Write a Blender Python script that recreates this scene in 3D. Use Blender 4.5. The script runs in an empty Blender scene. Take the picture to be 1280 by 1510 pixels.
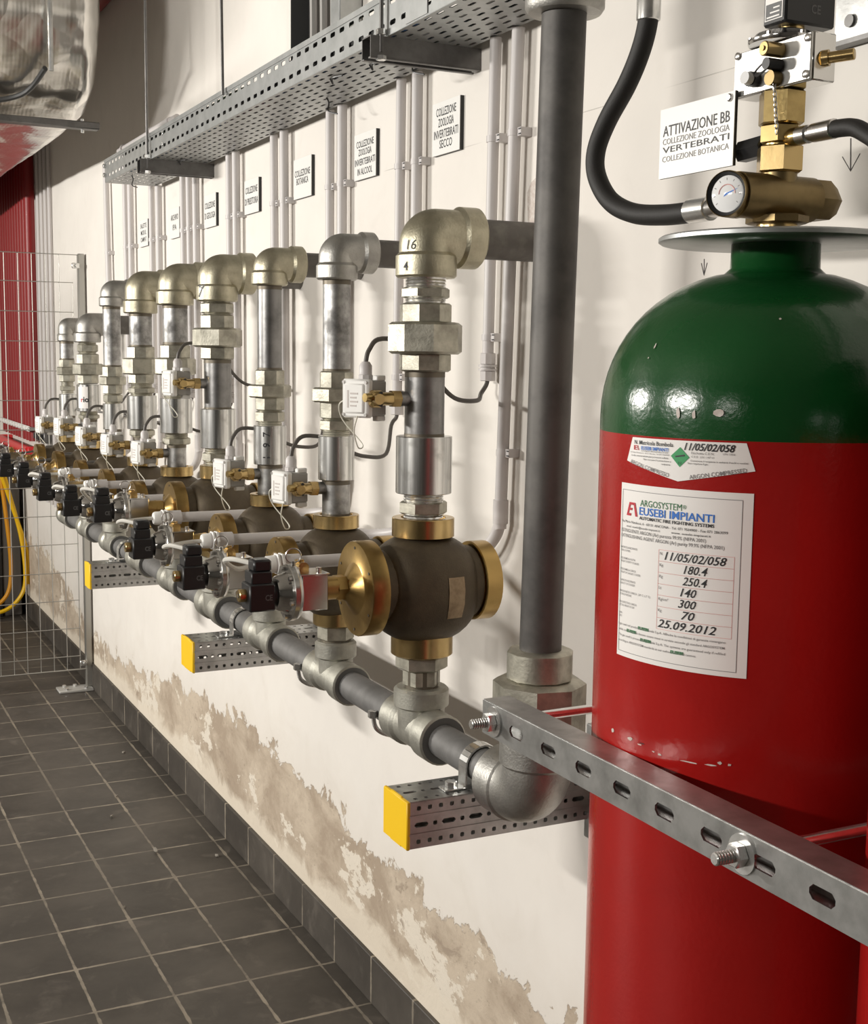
import bpy, bmesh, math, random
from mathutils import Vector, Matrix, Quaternion, noise
random.seed(7)
PI = math.pi
S = bpy.context.scene
COL = S.collection
# ------------------------------------------------------------------ camera
cam_d = bpy.data.cameras.new('camera'); cam = bpy.data.objects.new('camera', cam_d); COL.objects.link(cam)
cam_d.sensor_fit = 'HORIZONTAL'; cam_d.sensor_width = 36.0
cam_d.lens = 1908.25 / 1280 * 36.0
cam_d.clip_start = 0.05
YAW, PIT, ROL = 0.460254853, 0.120742677, -0.0125402622
fwd = Vector((math.sin(YAW)*math.cos(PIT), math.cos(YAW)*math.cos(PIT), -math.sin(PIT)))
rt0 = Vector((math.cos(YAW), -math.sin(YAW), 0)); dn0 = fwd.cross(rt0)
rt = math.cos(ROL)*rt0 + math.sin(ROL)*dn0; dn = -math.sin(ROL)*rt0 + math.cos(ROL)*dn0
up = -dn; bk = -fwd
cam.matrix_world = Matrix(((rt.x, up.x, bk.x, 0), (rt.y, up.y, bk.y, 0), (rt.z, up.z, bk.z, 1.6), (0, 0, 0, 1)))
S.camera = cam
# ------------------------------------------------------------------ world, lights, exposure
S.view_settings.view_transform = 'Standard'; S.view_settings.look = 'None'
S.view_settings.gamma = 1.0; S.view_settings.use_curve_mapping = False
S.view_settings.exposure = 0.14
W = bpy.data.worlds.new('world'); S.world = W; W.use_nodes = True
W.node_tree.nodes['Background'].inputs[0].default_value = (1, .96, .9, 1)
W.node_tree.nodes['Background'].inputs[1].default_value = 0.05
def lamp(name, loc, aim, power, sx, sy, colr=(1, .965, .905)):
    l = bpy.data.lights.new(name, 'AREA'); l.shape = 'RECTANGLE'; l.size = sx; l.size_y = sy
    l.energy = power; l.color = colr
    o = bpy.data.objects.new(name, l); COL.objects.link(o); o.location = loc
    o.rotation_euler = (Vector(aim) - Vector(loc)).to_track_quat('-Z', 'Y').to_euler()
    return o
lamp('fluorescent_lamp', (-3.1, 5.3, 2.30), (1.236, 5.0, 1.5), 175, 1.3, .14)
lamp('fluorescent_lamp', (-3.1, 1.8, 2.30), (1.236, 1.9, 1.5), 88, 1.2, .12)
lamp('fluorescent_lamp', (-3.1, -0.6, 2.30), (1.236, 0.2, 1.5), 7, .9, .10)

# ------------------------------------------------------------------ materials
def lin(c):
    return tuple(((v/255)/12.92 if v <= 10 else (((v/255)+.055)/1.055)**2.4) for v in c)
class NT:
    def __init__(s, name):
        s.m = bpy.data.materials.new(name); s.m.use_nodes = True
        s.t = s.m.node_tree; s.b = s.t.nodes['Principled BSDF']
    def n(s, typ, **kw):
        nd = s.t.nodes.new(typ)
        for k, v in kw.items():
            if k in nd.inputs: s.put(nd.inputs[k], v)
            else: setattr(nd, k, v)
        return nd
    def put(s, sock, v):
        if hasattr(v, 'is_output') or isinstance(v, bpy.types.NodeSocket): s.t.links.new(v, sock)
        elif isinstance(v, (tuple, list)) and len(v) == 3 and sock.type == 'RGBA': sock.default_value = (*v, 1)
        else: sock.default_value = v
    def coord(s): return s.n('ShaderNodeTexCoord').outputs['Object']
    def noise(s, scale, detail=4, rough=.55, vec=None, dist=0):
        nd = s.n('ShaderNodeTexNoise'); nd.inputs['Scale'].default_value = scale
        nd.inputs['Detail'].default_value = detail; nd.inputs['Roughness'].default_value = rough
        nd.inputs['Distortion'].default_value = dist
        s.put(nd.inputs['Vector'], vec if vec is not None else s.coord()); return nd.outputs['Fac']
    def ramp(s, f, a, b):
        nd = s.n('ShaderNodeMapRange'); s.put(nd.inputs['Value'], f)
        nd.inputs['From Min'].default_value = a; nd.inputs['From Max'].default_value = b; nd.clamp = True
        return nd.outputs['Result']
    def mix(s, f, a, b):
        nd = s.n('ShaderNodeMix'); nd.data_type = 'RGBA'
        s.put(nd.inputs[0], f); s.put(nd.inputs[6], a); s.put(nd.inputs[7], b); return nd.outputs[2]
    def math(s, op, a, b=0.0, c=None):
        nd = s.n('ShaderNodeMath'); nd.operation = op; s.put(nd.inputs[0], a); s.put(nd.inputs[1], b)
        if c is not None: s.put(nd.inputs[2], c)
        return nd.outputs[0]
    def bump(s, h, strength, dist=.002):
        nd = s.n('ShaderNodeBump'); nd.inputs['Strength'].default_value = strength
        nd.inputs['Distance'].default_value = dist; s.put(nd.inputs['Height'], h)
        s.t.links.new(nd.outputs['Normal'], s.b.inputs['Normal'])
    def set(s, **kw):
        for k, v in kw.items(): s.put(s.b.inputs[k.replace('_', ' ')], v)
def mat(name, c1, rough=.5, metal=0.0, c2=None, scale=20, lo=.4, hi=.65, bump=0, bscale=120, rvar=0, coat=0):
    t = NT(name); t.set(Metallic=metal, Roughness=rough); t.b.inputs['Base Color'].default_value = (*c1, 1)
    if c2 is not None:
        f = t.ramp(t.noise(scale, 5, .6), lo, hi); t.set(Base_Color=t.mix(f, c1, c2))
        if rvar: t.set(Roughness=t.math('MULTIPLY_ADD', f, rvar, rough))
    if bump: t.bump(t.noise(bscale, 4), bump, .0015)
    if coat: t.b.inputs['Coat Weight'].default_value = coat
    return t.m
M = {}
M['cast'] = mat('galvanised_casting', (.53, .495, .375), .42, .95, (.39, .36, .27), 26, bump=.35, bscale=260)
M['castgrey'] = mat('grey_casting', (.47, .46, .43), .45, .95, (.36, .35, .33), 30, bump=.35, bscale=260)
M['tee'] = mat('galvanised_tee', (.48, .47, .415), .50, .85, (.35, .34, .30), 22, bump=.3, bscale=260)
M['teeface'] = mat('tee_socket_face', (.16, .16, .155), .5, .6)
M['union'] = mat('galvanised_union', (.51, .49, .415), .46, .9, (.32, .305, .255), 30, bump=.25, bscale=200)
M['pipe'] = mat('galvanised_pipe', (.48, .475, .465), .40, .95, (.17, .165, .16), 24, .38, .68, bump=.15, bscale=90, rvar=.15)
M['pipedark'] = mat('dark_galvanised_pipe', (.27, .265, .26), .38, .9, (.15, .147, .145), 18, .4, .7, bump=.15, bscale=90)
M['manifold'] = mat('grey_manifold_pipe', (.20, .195, .19), .62, .45, (.15, .147, .142), 20, bump=.1)
M['stand'] = mat('black_steel_pipe', (.12, .113, .105), .55, .45, (.065, .061, .058), 9, .4, .62, bump=.12, bscale=60)
M['stub'] = mat('dark_steel_pipe', (.13, .12, .11), .5, .5, (.20, .19, .17), 25, .5, .75, bump=.2, bscale=90)
M['thread'] = mat('thread', (.16, .14, .11), .5, .8)
M['steel'] = mat('zinc_plated_steel', (.84, .84, .83), .24, .9, (.70, .70, .68), 60, bump=.06, bscale=40)
M['brass'] = mat('brass', (.56, .41, .19), .26, 1.0, (.40, .28, .12), 18, .45, .75, bump=.05)
M['brassdull'] = mat('dull_brass', (.47, .32, .12), .33, 1.0, (.30, .19, .07), 14, .45, .75, bump=.08)
M['brassshade'] = mat('shaded_brass', (.26, .19, .09), .38, .9, (.17, .12, .055), 20, .4, .7)  # brass with its colour darkened for the shaded side of the valve head
M['platef'] = mat('brushed_plate', (.62, .61, .585), .36, .9)
M['discm'] = mat('disc_metal', (.50, .49, .47), .24, 1.0)
M['gold'] = mat('bright_brass', (.50, .37, .16), .28, 1.0, (.36, .26, .11), 30)
M['bronze'] = mat('cast_bronze_body', (.105, .082, .052), .5, .55, (.085, .065, .043), 30, bump=.3, bscale=350)
M['bronzescr'] = mat('scraped_bronze', (.36, .27, .17), .45, .6, (.25, .18, .11), 60)
M['chrome'] = mat('chrome', (.66, .65, .63), .14, 1.0, bump=.03, bscale=25)
M['black'] = mat('black_plastic', (.014, .014, .015), .38)
M['blackmark'] = mat('moulded_mark', (.12, .12, .12), .5)
M['rubber'] = mat('black_rubber_hose', (.012, .0105, .009), .62, bump=.2, bscale=400)
M['white'] = mat('white_plastic', (.84, .83, .80), .4)
M['pvc'] = mat('grey_pvc', (.60, .57, .56), .42)
M['pvcgrey'] = mat('grey_plastic', (.40, .39, .37), .42)
M['cable'] = mat('grey_cable', (.10, .09, .08), .5)
M['cablewhite'] = mat('pale_cable', (.62, .60, .55), .5)
M['wire'] = mat('seal_wire', (.80, .78, .68), .4)
M['yellow'] = mat('yellow_plastic', lin((246, 200, 28)), .4)
M['ycable'] = mat('yellow_cable', lin((226, 180, 10)), .45)
M['ocable'] = mat('orange_cable', lin((205, 140, 12)), .45)
M['strut'] = mat('galvanised_strut', (.50, .50, .49), .38, .9, (.33, .33, .32), 25, .4, .7, bump=.1)
M['strutdark'] = mat('dark_strut', (.20, .195, .19), .45, .85, (.14, .135, .13), 25, .4, .7)
M['tray'] = mat('galvanised_tray', (.46, .47, .465), .42, .85, (.38, .39, .385), 20)
M['traydark'] = mat('dark_tray', (.10, .10, .10), .5, .5)
M['fence'] = mat('fence_wire', (.45, .44, .41), .4, .8)
M['redpipe'] = mat('red_painted_pipe', lin((138, 28, 30)), .4)
M['redpaint'] = mat('red_rail_paint', lin((215, 45, 50)), .4)
M['signblack'] = mat('sign_edge', (.02, .02, .02), .5)
M['signwhite'] = mat('sign_face', (.86, .85, .82), .35)
M['ink'] = mat('black_ink', (.012, .012, .014), .5)
M['inkgrey'] = mat('grey_ink', (.22, .21, .21), .5)
M['inkblue'] = mat('blue_ink', lin((35, 110, 200)), .5)
M['inkred'] = mat('red_ink', lin((190, 25, 45)), .5)
M['inkgreen'] = mat('green_ink', lin((30, 110, 60)), .5)
M['inkgreen2'] = mat('hazard_green', lin((40, 150, 85)), .5)
M['inkpink'] = mat('pink_line', lin((225, 165, 160)), .5)
M['inkpale'] = mat('faded_print', (.55, .50, .47), .5)
M['paper'] = mat('label_paper', (.88, .85, .82), .38)
M['paint_chip'] = mat('chipped_primer', (.55, .47, .42), .6, c2=(.68, .63, .58), scale=120)
M['pencil'] = mat('pencil', (.16, .15, .15), .8)
M['greypaint'] = mat('dusty_grey_floorplate', (.52, .51, .48), .6, .3)
M['crumb'] = mat('plaster_crumb', (.26, .235, .20), .8)
M['cab'] = mat('black_cabinet_paint', (.012, .011, .010), .5)
M['cabgrey'] = mat('brown_grey_metal', (.10, .09, .08), .5)
M['glass'] = mat('gauge_face', (.85, .85, .85), .08, 0)
M['ring'] = mat('steel_ring', (.62, .60, .58), .28, 1.0)
for nm, c in (('cblue', (60, 120, 190)), ('cgreen', (25, 90, 50)), ('cred', (170, 50, 55)), ('clight', (190, 190, 185)), ('cdark', (30, 30, 30))):
    M[nm] = mat('tray_cable_' + nm[1:], lin(c), .45)
def cyl_paint(name, c, c2):
    t = NT(name); f = t.ramp(t.noise(9, 4), .35, .7)
    t.set(Base_Color=t.mix(f, c, c2), Roughness=.20)
    t.b.inputs['Specular IOR Level'].default_value = .55
    t.bump(t.noise(170, 3, .5), .22, .0012); return t.m
M['red'] = cyl_paint('red_gloss_paint', lin((168, 28, 25)), lin((158, 25, 23)))
M['green'] = cyl_paint('green_gloss_paint', lin((16, 74, 32)), lin((14, 66, 28)))
def reflect_streak_mat():  # upright streaks in the colour stand in for bands reflected in the zinc
    t = NT('zinc_painted_reflections'); co = t.coord(); v = t.n('ShaderNodeVectorMath'); v.operation = 'MULTIPLY'; t.put(v.inputs[0], co); v.inputs[1].default_value = (1, 1, .04)
    f = t.ramp(t.noise(75, 3, .55, v.outputs[0]), .38, .62); f2 = t.ramp(t.noise(30, 4, .6, co), .55, .7)
    c = t.mix(f, (.44, .44, .43), (.80, .80, .78)); t.set(Base_Color=t.mix(t.math('MULTIPLY', f2, .5), c, (.34, .33, .31)), Metallic=1.0, Roughness=.27); return t.m
M['coupl'] = reflect_streak_mat()
def wall_mat():
    t = NT('peeling_plaster'); co = t.coord(); sp = t.n('ShaderNodeSeparateXYZ'); t.put(sp.inputs[0], co)
    Y, Z = sp.outputs[1], sp.outputs[2]
    big = t.noise(2.2, 5, .6, co); fine = t.noise(14, 6, .65, co, .6); mid = t.noise(6, 5, .6, co, .8)
    base = t.mix(t.ramp(big, .35, .7), (.83, .79, .735), (.77, .73, .68))
    base = t.mix(t.math('MULTIPLY', t.ramp(mid, .55, .75), .25), base, (.66, .615, .56))
    # height of the damp, peeled zone above the floor, varying along the wall
    cv = t.n('ShaderNodeFloatCurve'); c = cv.mapping.curves[0]
    pts = [(0, .30), (.17, .33), (.228, .345), (.30, .36), (.345, .385), (.40, .385), (.463, .33), (.53, .24), (.594, .21), (.63, .24), (.70, .40), (.80, .45), (1, .42)]
    c.points[0].location = pts[0]; c.points[1].location = pts[-1]
    for p in pts[1:-1]: c.points.new(*p)
    cv.mapping.update(); t.put(cv.inputs['Value'], t.math('DIVIDE', Y, 10.0))
    h = t.math('MULTIPLY_ADD', t.math('SUBTRACT', fine, .5), .15, cv.outputs[0])
    h = t.math('MULTIPLY_ADD', t.math('SUBTRACT', mid, .5), .26, h)
    d = t.math('SUBTRACT', t.math('ADD', h, .045), Z)
    peel = t.ramp(d, .0, .006); halo = t.ramp(d, -.16, .02)
    base = t.mix(t.math('MULTIPLY', halo, .40), base, (.66, .60, .52))
    st = t.n('ShaderNodeVectorMath'); st.operation = 'MULTIPLY'; t.put(st.inputs[0], co); st.inputs[1].default_value = (1, .7, 1.15); sv = st.outputs[0]
    pc = t.mix(t.ramp(t.noise(6, 7, .66, sv, .3), .40, .60), (.36, .275, .195), (.56, .465, .355))
    pc = t.mix(t.ramp(t.noise(4.3, 7, .68, t.math('ADD', 0, 0) if False else sv, .25), .56, .58), pc, (.74, .67, .565))
    pc = t.mix(t.math('MULTIPLY', t.ramp(t.noise(7.7, 8, .7, sv, .4), .60, .64), .8), pc, (.30, .225, .16))
    pc = t.mix(t.math('MULTIPLY', t.ramp(t.noise(70, 4, .7, sv), .60, .70), .5), pc, (.22, .17, .12))
    low = t.ramp(t.math('ADD', Z, t.math('MULTIPLY', t.math('SUBTRACT', mid, .5), .20)), .20, .165)
    pc = t.mix(t.math('MULTIPLY', low, .85), pc, (.74, .66, .54))
    base = t.mix(t.math('MULTIPLY', peel, .9), base, pc)
    # a faint horizontal setting-out line
    ln = t.math('LESS_THAN', t.math('ABSOLUTE', t.math('SUBTRACT', Z, 2.0158)), .0009)
    ln = t.math('MULTIPLY', ln, t.ramp(t.noise(5, 2, .5, co), .45, .6))
    ln = t.math('MULTIPLY', ln, t.math('LESS_THAN', Y, 2.9))
    base = t.mix(t.math('MULTIPLY', ln, .55), base, (.35, .32, .28))
    t.set(Base_Color=base, Roughness=.85)
    t.bump(t.math('ADD', t.math('MULTIPLY', peel, t.math('MULTIPLY_ADD', fine, .8, -1.0)), t.math('MULTIPLY', t.noise(30, 4, .6, co), .12)), .55, .006)
    return t.m
M['wall'] = wall_mat()
M['wallplain'] = mat('plain_plaster', (.42, .405, .38), .9, 0, (.36, .345, .32), 3)
M['wallend'] = mat('end_plaster', (.75, .72, .66), .9)
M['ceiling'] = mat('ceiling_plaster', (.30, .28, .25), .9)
M['walldark'] = mat('dark_wall', (.085, .08, .072), .9)
def tile_mat(floor=True):
    t = NT('dark_floor_tile' if floor else 'skirting_tile'); co = t.coord(); sp = t.n('ShaderNodeSeparateXYZ'); t.put(sp.inputs[0], co)
    def grid(v, off, pitch, w):
        q = t.math('DIVIDE', t.math('SUBTRACT', v, off), pitch)
        fr = t.math('FRACT', t.math('ADD', q, 100.0)); dd = t.math('MINIMUM', fr, t.math('SUBTRACT', 1.0, fr))
        return t.math('MULTIPLY', dd, pitch), t.math('FLOOR', q)
    n1 = t.noise(3.0, 5, .6, co); n2 = t.noise(35, 4, .6, co); n3 = t.noise(9, 5, .65, co, .6)
    gy, iy = grid(sp.outputs[1], 3.0318, .2413, 0)
    if floor:
        gx, ix = grid(sp.outputs[0], 1.1855, .1955, 0)
        g = t.math('MINIMUM', gx, gy)
    else:
        g = gy; ix = 0.0
    wob = t.math('MULTIPLY_ADD', n2, .0040, .0014)
    ln = t.ramp(t.math('SUBTRACT', g, t.math('MULTIPLY_ADD', t.math('SUBTRACT', n3, .5), .012, wob)), .0012, -.0006)
    wear = t.ramp(n3, .30, .52)
    cell = t.n('ShaderNodeTexWhiteNoise'); cb = t.n('ShaderNodeCombineXYZ'); t.put(cb.inputs[0], ix); t.put(cb.inputs[1], iy); t.put(cell.inputs['Vector'], cb.outputs[0])
    tc = t.mix(cell.outputs['Value'], (.050, .043, .036), (.064, .056, .048))
    tc = t.mix(t.math('MULTIPLY', t.ramp(n1, .40, .66), .75), tc, (.100, .087, .073))
    tc = t.mix(t.math('MULTIPLY', t.ramp(n3, .55, .72), .5), tc, (.16, .14, .118))
    gc = t.mix(t.ramp(n1, .40, .66), (.30, .26, .205), (.15, .13, .105))
    t.set(Base_Color=t.mix(t.math('MULTIPLY', ln, t.math('MULTIPLY_ADD', wear, .85, .15)), tc, gc), Roughness=t.math('MULTIPLY_ADD', n3, .3, .36))
    t.b.inputs['Specular IOR Level'].default_value = .4
    t.bump(t.math('ADD', t.math('MULTIPLY', ln, -.5), t.math('MULTIPLY', n2, .2)), .3, .002)
    return t.m
M['floor'] = tile_mat(True); M['skirt'] = tile_mat(False)
def foil_mat():
    t = NT('aluminium_foil'); co = t.coord()
    t.set(Metallic=1.0, Roughness=.22); t.b.inputs['Base Color'].default_value = (.80, .78, .74, 1)
    w = t.n('ShaderNodeTexWave'); w.bands_direction = 'X'; w.inputs['Scale'].default_value = 24; w.inputs['Distortion'].default_value = .6; t.put(w.inputs['Vector'], co)
    w2 = t.n('ShaderNodeTexWave'); w2.bands_direction = 'Y'; w2.inputs['Scale'].default_value = 24; w2.inputs['Distortion'].default_value = .6; t.put(w2.inputs['Vector'], co)
    h = t.math('ADD', t.math('MULTIPLY', t.math('ADD', w.outputs[1], w2.outputs[1]), .006), t.noise(3.5, 3, .5, co, .8))
    vo = t.n('ShaderNodeTexVoronoi'); vo.inputs['Scale'].default_value = 7.5; nz = t.n('ShaderNodeTexNoise'); nz.inputs['Scale'].default_value = 6; t.put(nz.inputs['Vector'], co)
    va = t.n('ShaderNodeVectorMath'); va.operation = 'MULTIPLY_ADD'; t.put(va.inputs[0], nz.outputs['Color']); va.inputs[1].default_value = (.16, .16, .16); t.put(va.inputs[2], co); t.put(vo.inputs['Vector'], va.outputs[0])
    t.bump(t.math('ADD', h, t.math('MULTIPLY', vo.outputs['Distance'], .55)), .42, .02); return t.m
M['foil'] = foil_mat()

# ------------------------------------------------------------------ mesh builder
OFF = {}
# the valve assembly is laid out in its own units; FIT sets its true size and height in the room
ASC, AZ = 1.185, -0.296
ASM = False
def A(p): return Vector((p[0]*ASC, p[1]*ASC, p[2]*ASC + AZ))
def wp(p): return A(p) if ASM else Vector(p)
class MB:
    def __init__(s): s.v = []; s.f = []; s.fm = []; s.ms = []
    def mi(s, m):
        if m not in s.ms: s.ms.append(m)
        return s.ms.index(m)
    def add(s, vs, fs, m):
        k = len(s.v); i = s.mi(m); s.v += [tuple(v) for v in vs]
        for f in fs: s.f.append([k + a for a in f]); s.fm.append(i)
        return s
    def lathe(s, o, d, prof, m, n=24, ph=0.0, c0=True, c1=True):
        o = Vector(o); d = Vector(d).normalized()
        a = Vector((0, 0, 1)) if abs(d.z) < .9 else Vector((1, 0, 0))
        u = d.cross(a).normalized(); w = d.cross(u)
        vs = []; fs = []
        for h, r in prof:
            for k in range(n):
                t = 2*PI*k/n + ph; vs.append(o + d*h + (u*math.cos(t) + w*math.sin(t))*r)
        L = len(prof)
        for i in range(L-1):
            for k in range(n):
                k2 = (k+1) % n; fs.append((i*n+k, i*n+k2, (i+1)*n+k2, (i+1)*n+k))
        if c0: fs.append(tuple(range(n-1, -1, -1)))
        if c1: fs.append(tuple((L-1)*n+k for k in range(n)))
        return s.add(vs, fs, m)
    def cyl(s, a, b, r, m, n=24, r2=None, ch=0.0):
        a = Vector(a); b = Vector(b); L = (b-a).length; r2 = r if r2 is None else r2
        p = [(0, r), (L, r2)] if not ch else [(0, r-ch), (ch, r), (L-ch, r2), (L, r2-ch)]
        return s.lathe(a, b-a, p, m, n)
    def nut(s, a, b, r, m, n=6, ph=0.0):
        a = Vector(a); b = Vector(b); L = (b-a).length; c = min(.12*r, L*.25)
        return s.lathe(a, b-a, [(0, r*.90), (c*.6, r), (L-c*.6, r), (L, r*.90)], m, n, ph)
    def tube(s, pts, r, m, n=10, sub=6, smooth=True, caps=True):
        P = [Vector(p) for p in pts]
        if smooth and len(P) > 2:
            Q = []
            for i in range(len(P)-1):
                p0 = P[max(i-1, 0)]; p1 = P[i]; p2 = P[i+1]; p3 = P[min(i+2, len(P)-1)]
                for k in range(sub):
                    t = k/sub
                    Q.append(.5*((2*p1) + (p2-p0)*t + (2*p0-5*p1+4*p2-p3)*t*t + (3*p1-p0-3*p2+p3)*t**3))
            Q.append(P[-1]); P = Q
        vs = []; fs = []; pu = None
        for i, p in enumerate(P):
            d = (P[min(i+1, len(P)-1)] - P[max(i-1, 0)]).normalized()
            if pu is None:
                a = Vector((0, 0, 1)) if abs(d.z) < .9 else Vector((1, 0, 0)); pu = d.cross(a).normalized()
            u = (pu - d*pu.dot(d)).normalized(); pu = u; w = d.cross(u)
            for k in range(n):
                t = 2*PI*k/n; vs.append(p + (u*math.cos(t) + w*math.sin(t))*r)
        for i in range(len(P)-1):
            for k in range(n):
                k2 = (k+1) % n; fs.append((i*n+k, i*n+k2, (i+1)*n+k2, (i+1)*n+k))
        if caps:
            fs.append(tuple(range(n-1, -1, -1))); fs.append(tuple((len(P)-1)*n+k for k in range(n)))
        return s.add(vs, fs, m)
    def hull(s, pts, m):
        bm = bmesh.new()
        for p in pts: bm.verts.new(p)
        bmesh.ops.convex_hull(bm, input=bm.verts[:]); bmesh.ops.dissolve_limit(bm, angle_limit=.02, verts=bm.verts[:], edges=bm.edges[:])
        bmesh.ops.recalc_face_normals(bm, faces=bm.faces[:])
        bm.verts.index_update(); s.add([v.co.copy() for v in bm.verts], [[v.index for v in f.verts] for f in bm.faces], m); bm.free(); return s
    def box(s, lo, hi, m, bev=0.0, rot=None, piv=None):
        lo = Vector(lo); hi = Vector(hi); c = (lo+hi)/2; h = (hi-lo)/2; pts = []
        for sx in (-1, 1):
            for sy in (-1, 1):
                for sz in (-1, 1):
                    if bev:
                        pts += [Vector((sx*(h.x-bev), sy*(h.y-bev), sz*h.z)), Vector((sx*(h.x-bev), sy*h.y, sz*(h.z-bev))), Vector((sx*h.x, sy*(h.y-bev), sz*(h.z-bev)))]
                    else: pts.append(Vector((sx*h.x, sy*h.y, sz*h.z)))
        if rot is not None:
            pv = Vector(piv) if piv is not None else c
            pts = [rot @ (p + c - pv) + pv for p in pts]
        else: pts = [p + c for p in pts]
        if bev: return s.hull(pts, m)
        return s.add(pts, [(0, 1, 3, 2), (4, 6, 7, 5), (0, 4, 5, 1), (2, 3, 7, 6), (0, 2, 6, 4), (1, 5, 7, 3)], m)
    def prism(s, poly, ext, m):
        e = Vector(ext); n = len(poly); P = [Vector(p) for p in poly]
        return s.add(P + [p+e for p in P], [tuple(range(n-1, -1, -1)), tuple(range(n, 2*n))] + [(i, (i+1) % n, (i+1) % n+n, i+n) for i in range(n)], m)
    def perf(s, o, u, v, L, rows, t, m):
        # a perforated sheet: rows = (v0, v1, pitch, phase, [(half length, half height, corner), ...])
        o = Vector(o); u = Vector(u).normalized(); v = Vector(v).normalized(); nrm = u.cross(v)
        for v0, v1, pitch, ph, pats in rows:
            n = max(1, int((L - ph) / pitch)); us = [ph + pitch*k for k in range(n+1)]
            segs = []
            if us[0] > 1e-5: segs.append((0, us[0], None))
            for k in range(n): segs.append((us[k], us[k+1], pats[k % len(pats)]))
            if us[-1] < L - 1e-5: segs.append((us[-1], L, None))
            for a, b, pt in segs:
                for sgn in (1, -1):
                    off = nrm*(t/2*sgn)
                    def Pt(x, y): return o + u*x + v*y + off
                    if pt is None:
                        q = [Pt(a, v0), Pt(b, v0), Pt(b, v1), Pt(a, v1)]; fs = [(0, 1, 2, 3)]
                    else:
                        ha, hb, c = pt; cu = (a+b)/2; cv = (v0+v1)/2
                        inn = [(cu+ha, cv-hb+c), (cu+ha, cv+hb-c), (cu+ha-c, cv+hb), (cu-ha+c, cv+hb), (cu-ha, cv+hb-c), (cu-ha, cv-hb+c), (cu-ha+c, cv-hb), (cu+ha-c, cv-hb)]
                        out = [(b, cv-hb+c), (b, cv+hb-c), (cu+ha-c, v1), (cu-ha+c, v1), (a, cv+hb-c), (a, cv-hb+c), (cu-ha+c, v0), (cu+ha-c, v0)]
                        cor = [(b, v1), (a, v1), (a, v0), (b, v0)]
                        q = [Pt(*p) for p in inn + out + cor]
                        fs = [(0, 8, 9, 1), (2, 10, 11, 3), (4, 12, 13, 5), (6, 14, 15, 7),
                              (1, 9, 16, 10, 2), (3, 11, 17, 12, 4), (5, 13, 18, 14, 6), (7, 15, 19, 8, 0)]
                        if sgn == 1:
                            low = [o + u*p[0] + v*p[1] - nrm*t/2 for p in inn]
                            s.add(q[:8] + low, [(k, (k+1) % 8, (k+1) % 8+8, k+8) for k in range(8)], m)
                    s.add(q, fs if sgn == 1 else [tuple(reversed(f)) for f in fs], m)
        va = rows[0][0]; vb = rows[-1][1]; h = nrm*t/2
        c = [o+v*va, o+u*L+v*va, o+u*L+v*vb, o+v*vb]
        s.add([p-h for p in c] + [p+h for p in c], [(0, 1, 5, 4), (1, 2, 6, 5), (2, 3, 7, 6), (3, 0, 4, 7)], m)
        return s
    def text(s, txt, fn, size, m, width=None, align='L', shear=0.0, bold=0.0, seg=.02):
        vs, fs = text_poly(txt, shear, bold)
        if not vs: return s
        x0 = min(v[0] for v in vs); x1 = max(v[0] for v in vs)
        sx = size/.69 if width is None else width/(x1-x0)
        sy = size/.69; w = (x1-x0)*sx; sh = 0 if align == 'L' else (-w/2 if align == 'C' else -w)
        return s.add([fn((v[0]-x0)*sx + sh, v[1]*sy) for v in vs], fs, m)
    def build(s, name, parent=None, loc=None, smooth=38):
        me = bpy.data.meshes.new(name)
        if parent is not None: off = OFF[parent.name]
        else: off = wp(loc) if loc is not None else Vector((0, 0, 0))
        if ASM: s.v = [tuple(A(a)) for a in s.v]
        me.from_pydata([(a[0]-off.x, a[1]-off.y, a[2]-off.z) for a in s.v], [], s.f)
        for m in s.ms: me.materials.append(M[m])
        me.polygons.foreach_set('material_index', s.fm); me.update()
        if smooth:
            me.shade_smooth(); me.set_sharp_from_angle(angle=math.radians(smooth))
        o = bpy.data.objects.new(name, me); COL.objects.link(o)
        if parent is not None: o.parent = parent
        else: o.location = off
        OFF[o.name] = off; return o
_tc = {}
def text_poly(txt, shear, bold):
    k = (txt, shear, bold)
    if k in _tc: return _tc[k]
    c = bpy.data.curves.new('t', 'FONT'); c.body = txt; c.shear = shear; c.offset = bold; c.resolution_u = 2
    o = bpy.data.objects.new('t', c); me = bpy.data.meshes.new_from_object(o)
    r = ([(v.co.x, v.co.y) for v in me.vertices], [tuple(p.vertices) for p in me.polygons])
    bpy.data.objects.remove(o); bpy.data.curves.remove(c); bpy.data.meshes.remove(me)
    _tc[k] = r; return r
def tag(o, label, cat, group=None, kind=None):
    o['label'] = label
    if cat: o['category'] = cat
    if group: o['group'] = group
    if kind: o['kind'] = kind
    return o
def thing(name, label, cat, loc, group=None):
    o = bpy.data.objects.new(name, None); COL.objects.link(o); o.location = wp(loc); o.empty_display_size = .05
    OFF[o.name] = wp(loc); return tag(o, label, cat, group)
def struct(o, label=None):
    o['kind'] = 'structure'
    if label: o['label'] = label
    return o
V = Vector
X, Y, Z = V((1, 0, 0)), V((0, 1, 0)), V((0, 0, 1))
WX = 1.236                     # room face of the right-hand wall

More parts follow.
